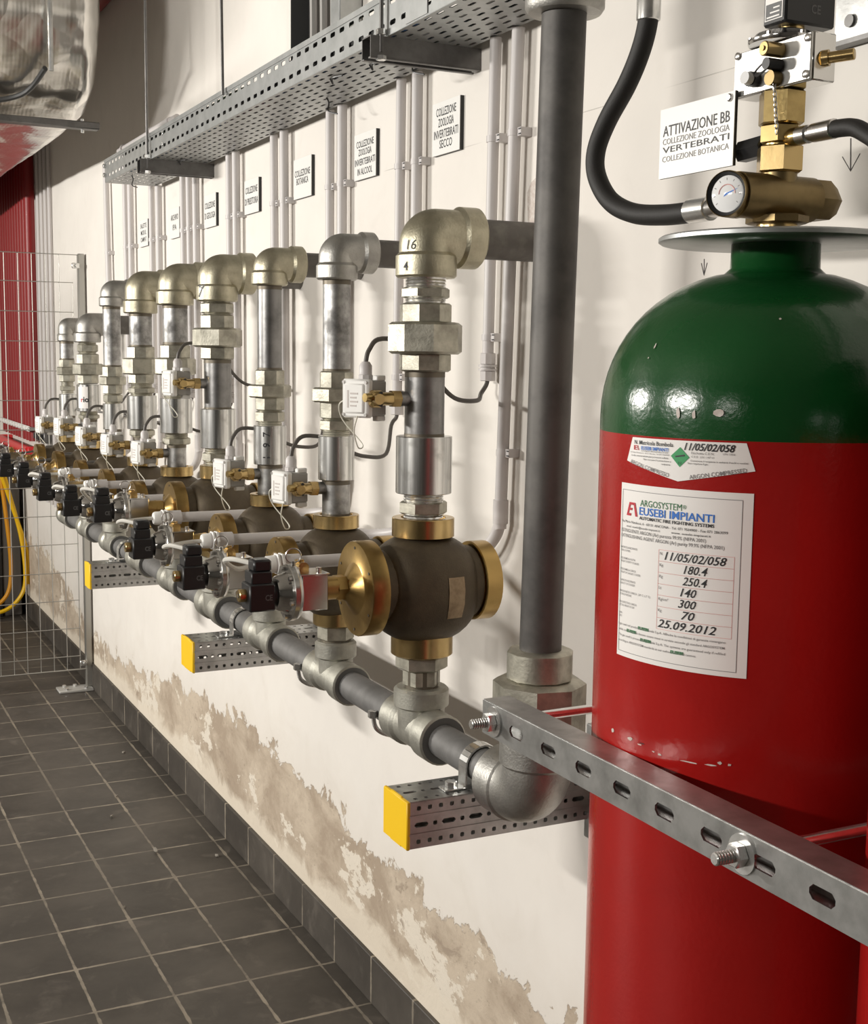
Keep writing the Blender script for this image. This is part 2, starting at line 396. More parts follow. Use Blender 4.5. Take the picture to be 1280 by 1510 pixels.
# ------------------------------------------------------------------ room shell
b = MB(); b.box((WX, -2.2, -.1), (WX+.25, 9.2, 3.5), 'wall'); struct(b.build('wall_right'), 'cream plaster wall with damp peeling base behind the valves')
b = MB(); b.box((-3.4, -2.2, -.1), (WX, 9.2, 0), 'floor'); struct(b.build('floor'), 'dark grey square tiled floor with dusty joints')
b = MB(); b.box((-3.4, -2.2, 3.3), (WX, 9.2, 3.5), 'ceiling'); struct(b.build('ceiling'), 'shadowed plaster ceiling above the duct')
b = MB(); b.box((-3.6, -2.2, -.1), (-3.4, 9.2, 3.5), 'wallplain'); struct(b.build('wall_left'), 'plaster wall across the aisle')
b = MB(); b.box((-3.4, 9.0, 0), (WX, 9.2, 3.3), 'wallend'); struct(b.build('wall_back'), 'pale end wall beyond the fence')
b = MB(); b.box((-3.4, -2.2, 0), (WX, -2.0, 3.3), 'walldark'); struct(b.build('wall_front'), 'dark wall behind the photographer')
b = MB(); b.box((WX-.011, -2.0, 0), (WX+.001, 9.0, .121), 'skirt', .002); struct(b.build('baseboard_right'), 'dark tile skirting under the peeling plaster')
# pencil marks and chipped plaster on the wall
def mark(pts, r=.0008):
    b.tube([(WX-.0003, p[0], p[1]) for p in pts], r, 'pencil', 4, smooth=False)
b = MB()
mark([(1.5905, 1.748), (1.5895, 1.724)]); mark([(1.597, 1.742), (1.5895, 1.724), (1.583, 1.742)])
mark([(1.2985, 1.8835), (1.296, 1.842)], .001); mark([(1.312, 1.862), (1.296, 1.842), (1.281, 1.862)], .0007)
p_ = b.build('pencil_mark', bpy.data.objects['wall_right']); p_['label'] = 'pencil arrows drawn on the plaster'
b = MB(); b.prism([(WX-.001, 2.12, 1.90), (WX-.001, 2.105, 1.918), (WX-.001, 2.06, 1.935), (WX-.001, 2.03, 1.90), (WX-.001, 2.04, 1.80), (WX-.001, 2.10, 1.80), (WX-.001, 2.115, 1.85)], (.002, 0, 0), 'paint_chip')
p_ = b.build('chipped_patch', bpy.data.objects['wall_right']); p_['label'] = 'chipped bare plaster beside the black standpipe'

# ------------------------------------------------------------------ foil wrapped duct
t = thing('air_duct', 'silver foil wrapped air duct under the ceiling at upper left', 'duct', (.55, 6.5, 2.40))
sta = []
for i in range(74): sta.append((8.98 - (8.98-4.75)*i/74, 2.405, 0.0))
for i in range(14):
    a = PI/2*i/13; sta.append((4.75 - .30*math.sin(a), 2.705 - .30*math.cos(a), a))
for i in range(1, 16): sta.append((4.45, 2.705 + .59*i/15, PI/2))
cs = [(-.6, .28), (-.6, .14)]
for i in range(7): a = PI/2*i/6; cs.append((-.50 - .10*math.cos(a), .10 - .10*math.sin(a)))
for i in range(1, 44): cs.append((-.50 + (.905+.50)*i/44, 0))
for i in range(9): a = PI/2*i/8; cs.append((.905 + .065*math.sin(a), .065 - .065*math.cos(a)))
for i in range(1, 8): cs.append((.97, .065 + .215*i/7))
vs = []; fs = []; nc = len(cs)
for y, z, a in sta:
    n = V((0, -math.sin(a), -math.cos(a)))
    for x, dp in cs:
        p = V((x, y, z)) - n*dp
        q = V((p.x*7, p.y*3.2, p.z*5)) if a == 0 else p*6.5; k = abs(noise.noise(q)) + .5*abs(noise.noise(q*2.1)) + (.2*abs(noise.noise(q*4)) if a > 0 else 0)
        cr = .024 if a > .10 and a < PI/2-.15 else .007
        p = p + n*(-cr*(1-k)*.9 + .006)
        p.z += .012*math.sin(y*2.1)*(1 if a == 0 else 0)
        vs.append(p)
for i in range(len(sta)-1):
    for k in range(nc-1): fs.append((i*nc+k, i*nc+k+1, (i+1)*nc+k+1, (i+1)*nc+k))
fs.append(tuple(range(nc))); fs += [(i*nc, (i+1)*nc, (i+1)*nc+nc-1, i*nc+nc-1) for i in range(len(sta)-1)]
b = MB(); b.add(vs, fs, 'foil'); b.build('foil_wrap', t, smooth=60)
b = MB(); b.box((-.59, 4.74, 2.65), (.955, 8.98, 3.29), 'foil', .03); b.build('upper_blocker', t)  # unseen box, added so no light reaches the wall above the duct
b = MB()
b.tube([(.775, 4.42, 2.50), (.72, 4.56, 2.436), (.55, 4.60, 2.402), (.30, 4.62, 2.388), (.05, 4.62, 2.385)], .009, 'traydark', 8)
b.build('strap', t)
b = MB(); b.cyl((.790, 4.40, 2.49), (.79, 4.40, 3.3), .008, 'strut', 8); b.build('hanger_rod', t)
b = MB(); b.box((-.65, 4.60, 2.352), (.985, 4.645, 2.376), 'strutdark', .003); b.cyl((.93, 4.62, 2.34), (.93, 4.62, 2.385), .006, 'steel', 8)
tag(b.build('duct_support', loc=(.55, 4.62, 2.352)), 'dark steel channel carrying the foil duct', 'support channel')
b = MB(); b.cyl((1.17, 4.5, 3.02), (1.17, 9.0, 3.02), .05, 'redpipe', 16)
tag(b.build('ceiling_pipe', loc=(1.17, 4.5, 2.97)), 'dark red pipe high on the wall beside the duct', 'pipe')

# ------------------------------------------------------------------ end of the room: fence, red pipes, cabinet, yellow cables
FY = 6.13
t = thing('mesh_fence', 'galvanised wire mesh fence panel across the aisle with post at the wall', 'fence', (1.215, FY, 0))
b = MB(); b.box((1.198, FY-.016, .012), (1.229, FY+.016, 2.04), 'fence', .004); b.build('post', t)
b = MB(); b.box((1.065, FY-.06, .001), (1.224, FY+.04, .012), 'greypaint', .002)
for x, y in ((1.10, FY-.045), (1.10, FY+.02), (1.19, FY-.045), (1.15, FY+.022)): b.nut((x, y, .011), (x, y, .022), .010, 'steel')
b.build('foot_plate', t)
b = MB()
for i in range(34):
    x = 1.1745 - .0602*i; b.cyl((x, FY, .098), (x, FY, 2.036 if i else 1.90), .0021, 'fence', 6)
zz = [2.034, 1.908] + [1.908 - .1342*k for k in range(1, 14)]
for z in zz:
    if z > .12: b.cyl((-.82, FY-.004, z), (1.1765 if z < 2 else 1.20, FY-.004, z), .0021, 'fence', 6)
b.cyl((-.82, FY-.004, .098), (1.215, FY-.004, .098), .0035, 'fence', 6)
b.build('wire_mesh', t)
for z in (1.985, .13): b = MB(); b.box((1.17, FY-.02, z-.012), (1.205, FY-.008, z+.012), 'steel', .002); b.nut((1.19, FY-.035, z), (1.19, FY-.02, z), .009, 'steel'); b.build('clamp', t)
b = MB(); b.box((-.85, FY-.016, .0), (-.82, FY+.016, 2.04), 'fence', .004); b.build('post', t)
ORD = ['leftmost', 'second from the left', 'third from the left', 'fourth from the left', 'fifth from the left', 'middle', 'fifth from the right', 'fourth from the right', 'third from the right', 'second from the right', 'rightmost']
for i in range(11):
    y = 8.36 - i*(8.36-7.39)/10
    b = MB(); b.cyl((1.192, y, 1.10), (1.192, y, 3.3), .030, 'redpipe', 12)
    tag(b.build('red_pipe', loc=(1.192, y, 1.10)), 'red vertical pipe behind the mesh fence, %s of its row' % ORD[i], 'pipe', 'red pipes behind the fence')
b = MB(); b.box((1.150, 7.33, 1.155), (1.161, 8.42, 1.185), 'white', .003)
for i in range(11):
    y = 8.36 - i*(8.36-7.39)/10; b.cyl((1.150, y, 1.17), (1.143, y, 1.17), .012, 'white', 8)
for y in (7.33, 8.42): b.box((1.150, y-.02, 1.16), (WX, y+.02, 1.18), 'steel', .002)
tag(b.build('pipe_clamp_rail', loc=(1.155, 7.9, 1.155)), 'white clamp rail across the red pipes', 'clamp rail')
b = MB(); b.cyl((1.16, 7.38, 1.045), (1.16, 8.50, 1.045), .026, 'redpaint', 12)
for y in (7.38, 8.50): b.box((1.15, y-.02, 1.02), (WX, y+.02, 1.07), 'redpaint', .004)
tag(b.build('red_header_pipe', loc=(1.16, 7.9, 1.02)), 'bright red horizontal pipe under the row of red pipes', 'pipe')
b = MB(); b.box((1.18, 7.02, 1.11), (1.232, 7.28, 1.17), 'strutdark', .004)
for k in range(4): b.nut((1.165, 7.05+.065*k, 1.14), (1.185, 7.05+.065*k, 1.14), .018, 'black')
tag(b.build('cable_clamp', loc=(1.21, 7.15, 1.11)), 'black clamp block on the thin conduits right of the red pipes', 'clamp')
for i in range(4):
    y = 7.29 - i*.115; nm = ['next to the red pipes', 'second from the red pipes', 'third from the red pipes', 'farthest from the red pipes'][i]
    b = MB(); b.cyl((WX-.014, y, .78), (WX-.014, y, 3.3), .010, 'pvc', 8)
    tag(b.build('thin_conduit', loc=(WX-.014, y, .78)), 'thin pale conduit behind the fence, %s' % nm, 'conduit', 'thin conduits behind the fence')
t = thing('floor_cabinet', 'black metal cabinet on the floor beyond the mesh fence', 'cabinet', (.8, 8.3, 0))
b = MB(); b.box((.30, 8.02, 0.0), (1.09, 8.55, .92), 'cab', .005); b.build('body', t)
b = MB(); b.box((1.09, 8.03, 0.0), (1.20, 8.55, 1.0), 'cabgrey', .006); b.build('side_post', t)
for k, (dx, mt, lb) in enumerate(((0, 'ycable', 'bright yellow cable looped in front of the black cabinet'), (-.05, 'ocable', 'orange yellow cable hanging left of the bright loop'))):
    b = MB()
    pts = [(1.02, 7.99, 1.06), (1.09, 7.98, .92), (1.13, 7.97, .76), (1.19, 7.96, .50), (1.21, 7.95, .28), (1.19, 7.95, .15), (1.10, 7.94, .06), (.95, 7.93, .03), (.8, 7.92, .03)] if k == 0 else [(1.05, 7.99, 1.06), (1.08, 7.98, .90), (1.11, 7.97, .62), (1.13, 7.965, .34), (1.11, 7.96, .16), (1.02, 7.95, .07), (.90, 7.90, .03)]
    b.tube(pts, .012, mt, 8)
    if k == 0: b.tube([(1.00, 8.0, 1.06), (1.06, 7.97, .95), (1.15, 7.96, .66), (1.225, 7.97, .40), (1.225, 7.97, .20)], .012, mt, 8)
    tag(b.build('hanging_cable', loc=(1.1, 7.97, .03)), lb, 'cable', 'yellow cables by the cabinet')

# ------------------------------------------------------------------ cable tray with brackets
ZT = 2.195; XI, XO = 1.212, 1.033; TY1, TY0 = 4.755, 1.25
t = thing('cable_tray', 'perforated galvanised cable tray running along the top of the wall', 'cable tray', (1.12, 3.0, ZT))
b = MB(); SL = (.0135, .0036, .0030)
rows = []
for k in range(8):
    v0 = .0005 + k*.0222; rows.append((v0, v0+.0222, .050, .006 if k % 2 else .031, [SL]))
rows[0] = (0, rows[0][1], *rows[0][2:]); rows[-1] = (rows[-1][0], XI-XO, *rows[-1][2:])
b.perf((XO, TY0, ZT), Y, X, TY1-TY0, rows, .0014, 'tray'); b.build('bottom_sheet', t, smooth=20)
for x in (XO, XI):
    b = MB(); b.perf((x, TY0, ZT), Y, Z, TY1-TY0, [(0, .040, .050, .006, [(.0130, .0048, .003)]), (.040, .077, .050, .006, [(.0130, .0048, .003)])], .0014, 'tray')
    sg = 1 if x == XO else -1
    b.box((min(x, x+sg*.012), TY0, ZT+.0765), (max(x, x+sg*.012), TY1, ZT+.0785), 'tray')
    b.box((min(x, x-sg*.003), TY0, ZT+.067), (max(x, x-sg*.003), TY1, ZT+.0785), 'tray')
    b.build('side_wall', t, smooth=20)
b = MB()
for z in (.024, .056): b.nut((XO+.002, TY1-.014, ZT+z), (XO-.010, TY1-.014, ZT+z), .008, 'steel', 8); b.nut((XO+.002, 3.95, ZT+z), (XO-.004, 3.95, ZT+z), .006, 'steel', 8)
b.build('bolt', t)
b = MB(); b.box((XO-.003, 2.13, ZT+.002), (XO, 2.22, ZT+.074), 'tray'); b.build('joint_plate', t)
cabs = [('cblue', .022, .012, 'blue cable lying in the tray'), ('cgreen', .045, .055, 'green cable lying in the tray'), ('cred', .075, .050, 'red cable lying in the tray'), ('clight', .012, .050, 'pale grey cable lying along the tray front'), ('cdark', .004, .020, 'black cable along the inside of the tray front, at its foot'), ('cdark', .006, .068, 'black cable along the inside of the tray front, at its lip'), ('cgreen', .022, .062, 'second green cable along the upper inside of the tray front'), ('cdark', .105, .015, 'black cable lying in the middle of the tray'), ('cdark', .140, .020, 'black cable lying at the wall side of the tray')]
for k, (mt, dx, dz, lb) in enumerate(cabs):
    b = MB(); pts = []
    for i in range(12):
        y = TY0+.05 + (4.45-TY0)*i/11; pts.append((XO+.012+dx + .006*math.sin(i*1.7+k), y, ZT+.010+dz*(.8+.2*math.sin(i*1.1+2*k))))
    b.tube(pts, .0085, mt, 8, 5); tag(b.build('tray_cable', loc=pts[0]), lb, 'cable', 'cables in the tray')
# tie ends poking out of the tray bottom
for k, (y, x) in enumerate(((4.52, 1.07), (4.10, 1.12), (2.92, 1.15), (2.55, 1.10), (2.44, 1.14), (2.72, 1.08))):
    b = MB(); b.tube([(x, y, ZT+.004), (x+.004, y-.012, ZT-.012), (x-.004, y-.03, ZT-.004 if k % 2 else ZT-.035), (x+.006, y-.06, ZT-.003 if k % 2 else ZT-.045)], .0018, 'black', 6)
    tag(b.build('cable_tie', loc=(x, y, ZT)), 'black cable tie end hanging from the tray bottom, %s' % ['at the far end', 'below the far bracket', 'near the ALCOOL sign', 'below the near span', 'close to the near bracket', 'at the tray front edge'][k], 'cable tie', 'cable ties under the tray')
for k, y in enumerate((4.12, 2.33)):
    t = thing('tray_bracket', ['channel bracket hung on a rod under the far tray end', 'channel bracket hung on a rod under the near tray span'][k], 'bracket', (1.12, y, ZT-.045), 'brackets under the tray')
    xa = 1.0; b = MB()
    b.box((xa, y-.020, ZT-.0030), (WX-.001, y+.020, ZT-.0005), 'strutdark'); b.box((xa, y-.021, ZT-.040), (WX-.001, y-.0185, ZT-.0005), 'strutdark')
    b.box((xa, y+.0185, ZT-.040), (WX-.001, y+.021, ZT-.0005), 'strutdark'); b.box((xa, y-.021, ZT-.042), (WX-.001, y-.010, ZT-.0395), 'strutdark'); b.box((xa, y+.010, ZT-.042), (WX-.001, y+.021, ZT-.0395), 'strutdark')
    b.build('channel', t)
    b = MB(); b.cyl((1.022, y-.02 if k else y-.02, ZT-.03), (1.022, y-.02, 3.3), .0042, 'strutdark', 8); b.build('hanger_rod', t)
    for za_, zb_ in ((ZT+.001, ZT+.012), (ZT-.045, ZT-.036)): b = MB(); b.nut((1.022, y-.02, za_), (1.022, y-.02, zb_), .010, 'steel'); b.build('rod_nut', t)
b = MB(); b.cyl((1.022, 3.31, ZT+.06), (1.022, 3.34, 3.3), .0042, 'strutdark', 8); tag(b.build('hanger_rod', loc=(1.022, 3.31, ZT+.06)), 'thin steel rod holding the tray middle from the ceiling', 'rod')
t = thing('short_conduit', 'pale conduit length fixed above the far end of the tray', 'conduit', (1.21, 4.7, 2.37))
b = MB(); b.cyl((1.205, 5.28, 2.385), (1.205, 4.42, 2.385), .012, 'pvc', 12); b.cyl((1.205, 4.75, 2.385), (1.205, 4.50, 2.385), .015, 'pvc', 12); b.build('tube', t)
b = MB()
for y in (5.2, 4.76): b.cyl((1.205, y, 2.385), (1.205, y-.012, 2.385), .018, 'pvc', 12); b.box((1.20, y-.012, 2.36), (WX, y, 2.38), 'pvc')
b.build('clip', t)
# upright tray with cables where the services come down
t = thing('upright_cable_tray', 'dark upright cable tray on the wall above the near tray span', 'cable tray', (1.21, 3.06, 2.2))
b = MB(); b.perf((WX-.006, 2.93, 2.26), Y, Z, .31, [(0, .2, .045, .01, [(.006, .016, .004)]), (.2, .4, .045, .01, [(.006, .016, .004)]), (.4, 1.02, .045, .01, [(.006, .016, .004)])], .0015, 'traydark')
b.box((WX-.055, 3.238, 2.26), (WX-.006, 3.241, 3.28), 'traydark'); b.build('back_sheet', t, smooth=20)
b = MB(); b.box((WX-.06, 2.90, 2.27), (WX-.001, 2.955, 3.28), 'tray', .003); b.build('side_channel', t)
for k in range(5):
    y = 3.13 - k*.034; b = MB(); b.tube([(WX-.03, y+.01, 3.25), (WX-.032, y+.015, 2.7), (WX-.035, y-.0, 2.40), (WX-.06, y-.06, 2.25)], .010, 'cable' if k % 2 else 'pvcgrey', 8)
    tag(b.build('drop_cable', loc=(WX-.03, y, 2.25)), 'grey cable dropping into the tray beside the dark upright tray, %s' % ['first from its left edge', 'second from its left edge', 'third from its left edge', 'fourth from its left edge', 'nearest the side channel'][k], 'cable', 'cables in the upright tray')

# ------------------------------------------------------------------ signs on the wall
def sign(corn, lines, label, width=.92, hgt=None):
    y1, z1, y0, z0 = corn     # left edge, top, right edge, bottom
    t = thing('wall_sign', label, 'sign', (WX-.003, (y0+y1)/2, z0), 'white signs along the wall')
    b = MB(); b.box((WX-.008, y0, z0), (WX+.0005, y1, z1), 'signblack'); b.box((WX-.0092, y0+.0008, z0), (WX-.008, y1, z1), 'signwhite'); b.build('panel', t)
    b = MB(); w = y1-y0
    for txt, zf, h, wf in lines:
        z = z0 + (z1-z0)*zf
        b.text(txt, lambda u, v, z=z: V((WX-.0095, (y0+y1)/2 - u, z+v)), h, 'ink', w*wf, 'C', bold=.008)
    b.build('lettering', t)
sign((2.504, 2.1185, 2.3795, 2.0125), [('COLLEZIONE', .735, .0165, .72), ('ZOOLOGIA', .53, .0165, .56), ('INVERTEBRATI', .315, .0165, .88), ('SECCO', .12, .0165, .46)], 'white sign reading INVERTEBRATI SECCO above the nearest elbow')
sign((2.926, 2.1150, 2.7985, 2.0095), [('COLLEZIONE', .70, .0150, .80), ('ZOOLOGIA', .52, .0150, .60), ('INVERTEBRATI', .31, .0150, .93), ('IN ALCOOL', .10, .0150, .68)], 'white sign reading INVERTEBRATI IN ALCOOL above the second elbow')
sign((3.344, 2.1100, 3.2125, 2.0070), [('COLLEZIONE', .55, .0165, .86), ('BOTANICA', .35, .0165, .66)], 'white sign reading COLLEZIONE BOTANICA above the third elbow')
sign((3.765, 2.1020, 3.636, 2.0050), [('COLLEZIONE', .60, .0185, .84), ('DI PREISTORIA', .27, .0185, .92)], 'white sign reading COLLEZIONE DI PREISTORIA')
sign((4.185, 2.1020, 4.055, 1.9990), [('COLLEZIONE', .58, .0190, .84), ('DI GEOLOGIA', .27, .0190, .88)], 'white sign reading COLLEZIONE DI GEOLOGIA')
sign((4.610, 2.0990, 4.488, 1.9960), [('ARCHIVIO', .60, .0190, .80), ('IPA', .27, .0190, .40)], 'white sign half hidden behind three conduits')
sign((5.062, 2.0960, 4.930, 1.9975), [('SALETTE', .70, .0165, .70), ('MICRI IL', .44, .0165, .62), ('CAMPAT', .18, .0165, .66)], 'farthest white sign with three short lines of text')

# ------------------------------------------------------------------ wall conduits
CX = WX-.022
def clip(b, y, z):
    b.cyl((CX, y, z-.006), (CX, y, z+.006), .0135, 'pvc', 12); b.box((CX-.002, y-.026, z-.008), (WX, y-.010, z+.008), 'pvc', .001)
    for dz in (-.0045, .0045): b.box((CX-.0028, y-.0255, z+dz-.0012), (CX-.0015, y-.018, z+dz+.0012), 'black')
def gland(b, p, d, m='pvc', s=1.0):
    p = V(p); d = V(d).normalized(); b.nut(p, p+d*.022*s, .0155*s, m, 8); b.cyl(p+d*.022*s, p+d*.027*s, .0185*s, m, 16)
    b.cyl(p+d*.027*s, p+d*.030*s, .0145*s, m, 16); b.cyl(p+d*.030*s, p+d*.034*s, .0185*s, m, 16); b.nut(p+d*.034*s, p+d*.054*s, .0155*s, m, 8)
YC = [1.751 + .3515*i for i in range(9)]
names9 = ['nearest', 'second', 'third', 'fourth', 'fifth', 'sixth', 'seventh', 'eighth', 'farthest']
# (top y, bottom y, kind, riser index, bottom z)
COND = [(2.212, 2.2215, 'gland', 0, 1.605), (2.127, 2.160, 'tube', 0, 0), (2.634, 2.641, 'gland', 1, 1.520), (2.553, 2.550, 'tube', 1, 0),
        (3.0507, 3.049, 'gland', 2, 1.50), (2.972, 2.969, 'tube', 2, 0), (3.466, 3.456, 'gland', 3, 1.60), (3.384, 3.374, 'tube', 3, 0),
        (3.872, 3.863, 'gland', 4, 1.50), (3.806, 3.796, 'tube', 4, 0), (4.3176, 4.302, 'gland', 5, 1.50), (4.237, 4.222, 'tube', 5, 0),
        (4.392, 4.378, 'gland', 6, 1.50), (4.7164, 4.7108, 'tube', 6, 0), (4.819, 4.809, 'gland', 7, 1.50), (5.149, 5.139, 'tube', 7, 0),
        (5.240, 5.208, 'gland', 8, 1.50), (5.5795, 5.523, 'tube', 8, 0)]
GEND = {}
wh = ['the SECCO sign', 'the ALCOOL sign', 'the BOTANICA sign', 'the PREISTORIA sign', 'the GEOLOGIA sign', 'the half hidden sign', 'the farthest sign', 'the tray far end', 'the fence post']
for ya, yb, kind, i, zb in COND:
    tops = ZT-.002 if yb < 4.75 else 2.372
    if kind == 'gland':
        t = thing('signal_conduit', 'grey conduit ending in a cable gland behind the %s riser' % names9[i], 'conduit', (CX, yb, zb-.055), 'conduits ending in glands')
        b = MB(); b.cyl((CX, yb, zb), (CX, ya, tops), .0112, 'pvc', 14); b.build('tube', t)
        b = MB(); gland(b, (CX, yb, zb), (0, 0, -1)); b.build('cable_gland', t)
        GEND[i] = V((CX, yb, zb-.054))
        for z in (2.008, zb+.03):
            b = MB(); clip(b, yb+(ya-yb)*(z-zb)/(tops-zb), z); b.build('clip', t)
    else:
        yt = YC[i] + .17; zt = 1.262 if i else 1.272; xg = .655 if i < 6 else .835
        t = thing('power_conduit', 'grey conduit bending from the wall to the %s solenoid with white gland' % names9[i], 'conduit', (CX, yb, 1.25), 'conduits bending to the solenoids')
        b = MB(); z1 = 1.285; q = A((xg, yt, zt-.003))
        path = [(CX, ya, tops), (CX, yb+(ya-yb)*.5, (tops+z1)/2), (CX, yb, z1+.02), (CX, yb+.001, z1), (CX-.003, yb+.014, q.z+.045), (CX-.014, yb+.045, q.z+.014), (CX-.040, yb+(q.y-yb)*.75, q.z), (CX-.085, q.y-.008, q.z), (CX-.14, q.y, q.z), (q.x+.13, q.y, q.z), (q.x+.06, q.y, q.z)]
        b.tube(path, .0122, 'pvc', 14, 8); b.build('tube', t)
        b = MB(); b.cyl((CX, yb, z1-.006), (CX, yb, z1+.040), .0150, 'pvc', 14); b.build('coupling_sleeve', t)
        ASM = True; b = MB(); gx = xg
        b.lathe((gx, yt, zt-.003), X, [(0, .0075), (.001, .0115), (.004, .0135), (.016, .0140)], 'white', 16); b.cyl((gx+.016, yt, zt-.003), (gx+.019, yt, zt-.003), .0115, 'white', 16)
        b.nut((gx+.019, yt, zt-.003), (gx+.023, yt, zt-.003), .0185, 'white', 6); b.nut((gx+.026, yt, zt-.003), (gx+.031, yt, zt-.003), .0185, 'white', 6); b.cyl((gx+.016, yt, zt-.003), (gx+.058, yt, zt-.003), .0145, 'pvc', 16)
        b.build('cable_gland', t); ASM = False
        for z in (2.008,) + ((1.416,) if i == 0 else ()):
            b = MB(); clip(b, yb+(ya-yb)*(z-z1)/(tops-z1), z); b.build('clip', t)

# ------------------------------------------------------------------ manifold along the bottom
ASM = True; WXA = WX/ASC
X0, ZM = .85, 1.028
t = thing('manifold', 'grey steel manifold pipe carrying nine tees along the bottom of the valves', 'manifold', (X0, 3.0, ZM-.045))
b = MB(); b.cyl((X0, 1.40, ZM), (X0, YC[8]+.03, ZM), .0252, 'manifold', 20); b.build('pipe', t)
for i, y in enumerate(YC):
    b = MB(); R = .0385 if i in (0, 3) else .036
    b.lathe((X0, y-.078, ZM), Y, [(.0, .0262), (.0, R-.004), (.003, R), (.040, R), (.046, R-.005), (.110, R-.005), (.116, R), (.153, R), (.156, R-.004), (.156, .0262)], 'tee', 28, c0=False, c1=False)
    rb = .0425 if i in (0, 3) else .037
    b.lathe((X0, y, ZM), Z, [(0, rb-.007), (.034, rb-.006), (.038, rb), (.062, rb), (.066, rb-.004), (.066, .027)], 'tee', 28)
    b.lathe((X0, y-.0775, ZM), Y, [(-.0012, .0255), (-.0012, R-.003)], 'teeface', 28, c0=False, c1=False)
    o = b.build('tee', t)
b = MB(); Ye = 1.4015
arc = [(X0, 1.478, ZM), (X0, 1.455, ZM)] + [(X0, Ye+.052-.052*math.sin(a), ZM+.052-.052*math.cos(a)) for a in [PI/2*k/8 for k in range(1, 9)]] + [(X0, Ye, ZM+.075)]
b.tube(arc, .046, 'castgrey', 28, smooth=False); b.cyl((X0, 1.447, ZM), (X0, 1.495, ZM), .049, 'castgrey', 28, ch=.004); b.cyl((X0, Ye, ZM+.045), (X0, Ye, ZM+.085), .0505, 'castgrey', 28, ch=.004)
b.build('elbow', t)
b = MB(); b.nut((X0, Ye, ZM+.083), (X0, Ye, 1.128), .040, 'union', 8); b.nut((X0, Ye, 1.112), (X0, Ye, 1.187), .0605, 'union', 8, .2); b.nut((X0, Ye, 1.186), (X0, Ye, 1.226), .0435, 'union', 10)
b.build('union_nut', t)
b = MB(); b.cyl((X0, Ye, 1.22), (X0, 1.378, 2.06), .0272, 'stand', 28); b.build('standpipe', t)['label'] = 'black steel standpipe'
b = MB(); b.lathe((X0, 1.3785, 2.008), Z, [(0, .030), (0, .044), (.006, .048), (.05, .048), (.055, .043), (.085, .043)], 'castgrey', 28); b.build('top_fitting', t)

# ------------------------------------------------------------------ perforated support beams with yellow caps
def beam(ya, yb, za, zb, xa, label):
    t = thing('support_beam', label, 'beam', (.9, (ya+yb)/2, za), 'yellow capped beams under the manifold')
    L = WXA-xa; H = zb-za; b = MB(); c = .0031
    sm = [(c, c, .0013)]; al = [(.0105, .0035, .0028), (c, c, .0013)]
    r = [(0, H*.27, .0168, .006, sm), (H*.27, H*.73, .0210, .008, al), (H*.73, H, .0168, .006, sm)]
    b.perf((xa, ya, za), X, Z, L, r, .0022, 'strut'); b.perf((xa, yb, za), X, Z, L, r, .0022, 'strut')
    Wd = yb-ya; r2 = [(0, Wd*.27, .0168, .006, sm), (Wd*.27, Wd*.73, .0210, .008, al), (Wd*.73, Wd, .0168, .006, sm)]
    b.perf((xa, ya, zb), X, Y, L, r2, .0022, 'strut'); b.perf((xa, ya, za), X, Y, L, r2, .0022, 'strut')
    for z in (za+H*.30, za+H*.70): b.box((xa, ya-.0022, z-.0012), (WXA, ya-.001, z+.0012), 'strut'); 
    b.build('body', t, smooth=20)
    b = MB(); b.box((xa-.004, ya-.002, za-.002), (xa+.002, yb+.002, zb+.002), 'yellow', .0015); b.box((xa-.003, ya+.02, za-.0035), (xa+.001, yb-.02, zb+.0035), 'yellow', .001); b.build('end_cap', t)
    b = MB(); b.box((WXA-.007, ya-.02, za-.02), (WXA, yb+.02, zb+.03), 'strut', .002); b.build('wall_plate', t)
    yc = ya + (yb-ya)*.35
    k = thing('pipe_clamp', 'bright zinc clamp holding the manifold on the %s beam' % label.split(' yellow')[0], 'clamp', (X0, yc, zb), 'clamps on the beams')
    b = MB(); prof = []
    for j in range(13):
        a = PI*j/12; prof.append((X0 + .0275*math.cos(a), ZM + .0275*math.sin(a)))
    prof = [(X0+.0275, zb+.003)] + prof + [(X0-.0275, zb+.003)]
    for j in range(len(prof)-1):
        (x1, z1), (x2, z2) = prof[j], prof[j+1]; dd = V((x2-x1, 0, z2-z1)).normalized(); nn = V((-dd.z, 0, dd.x))*-.0025
        b.prism([V((x1, yc-.011, z1)), V((x2, yc-.011, z2)), V((x2, yc-.011, z2))+nn, V((x1, yc-.011, z1))+nn], (0, .022, 0), 'steel')
    b.build('band', k)
    b = MB(); b.box((X0-.062, yc-.011, zb+.0012), (X0-.027, yc+.011, zb+.0042), 'steel', .001); b.nut((X0-.047, yc, zb+.004), (X0-.047, yc, zb+.013), .0085, 'steel'); b.build('foot', k)
beam(1.5293, 1.604, .932, .9965, .726, 'nearest yellow capped perforated beam, below the manifold elbow')
beam(2.5943, 2.679, .934, .9965, .7305, 'middle yellow capped perforated beam, below the third riser')
beam(3.6776, 3.745, .928, .9965, .739, 'farthest yellow capped perforated beam, near the mesh fence')

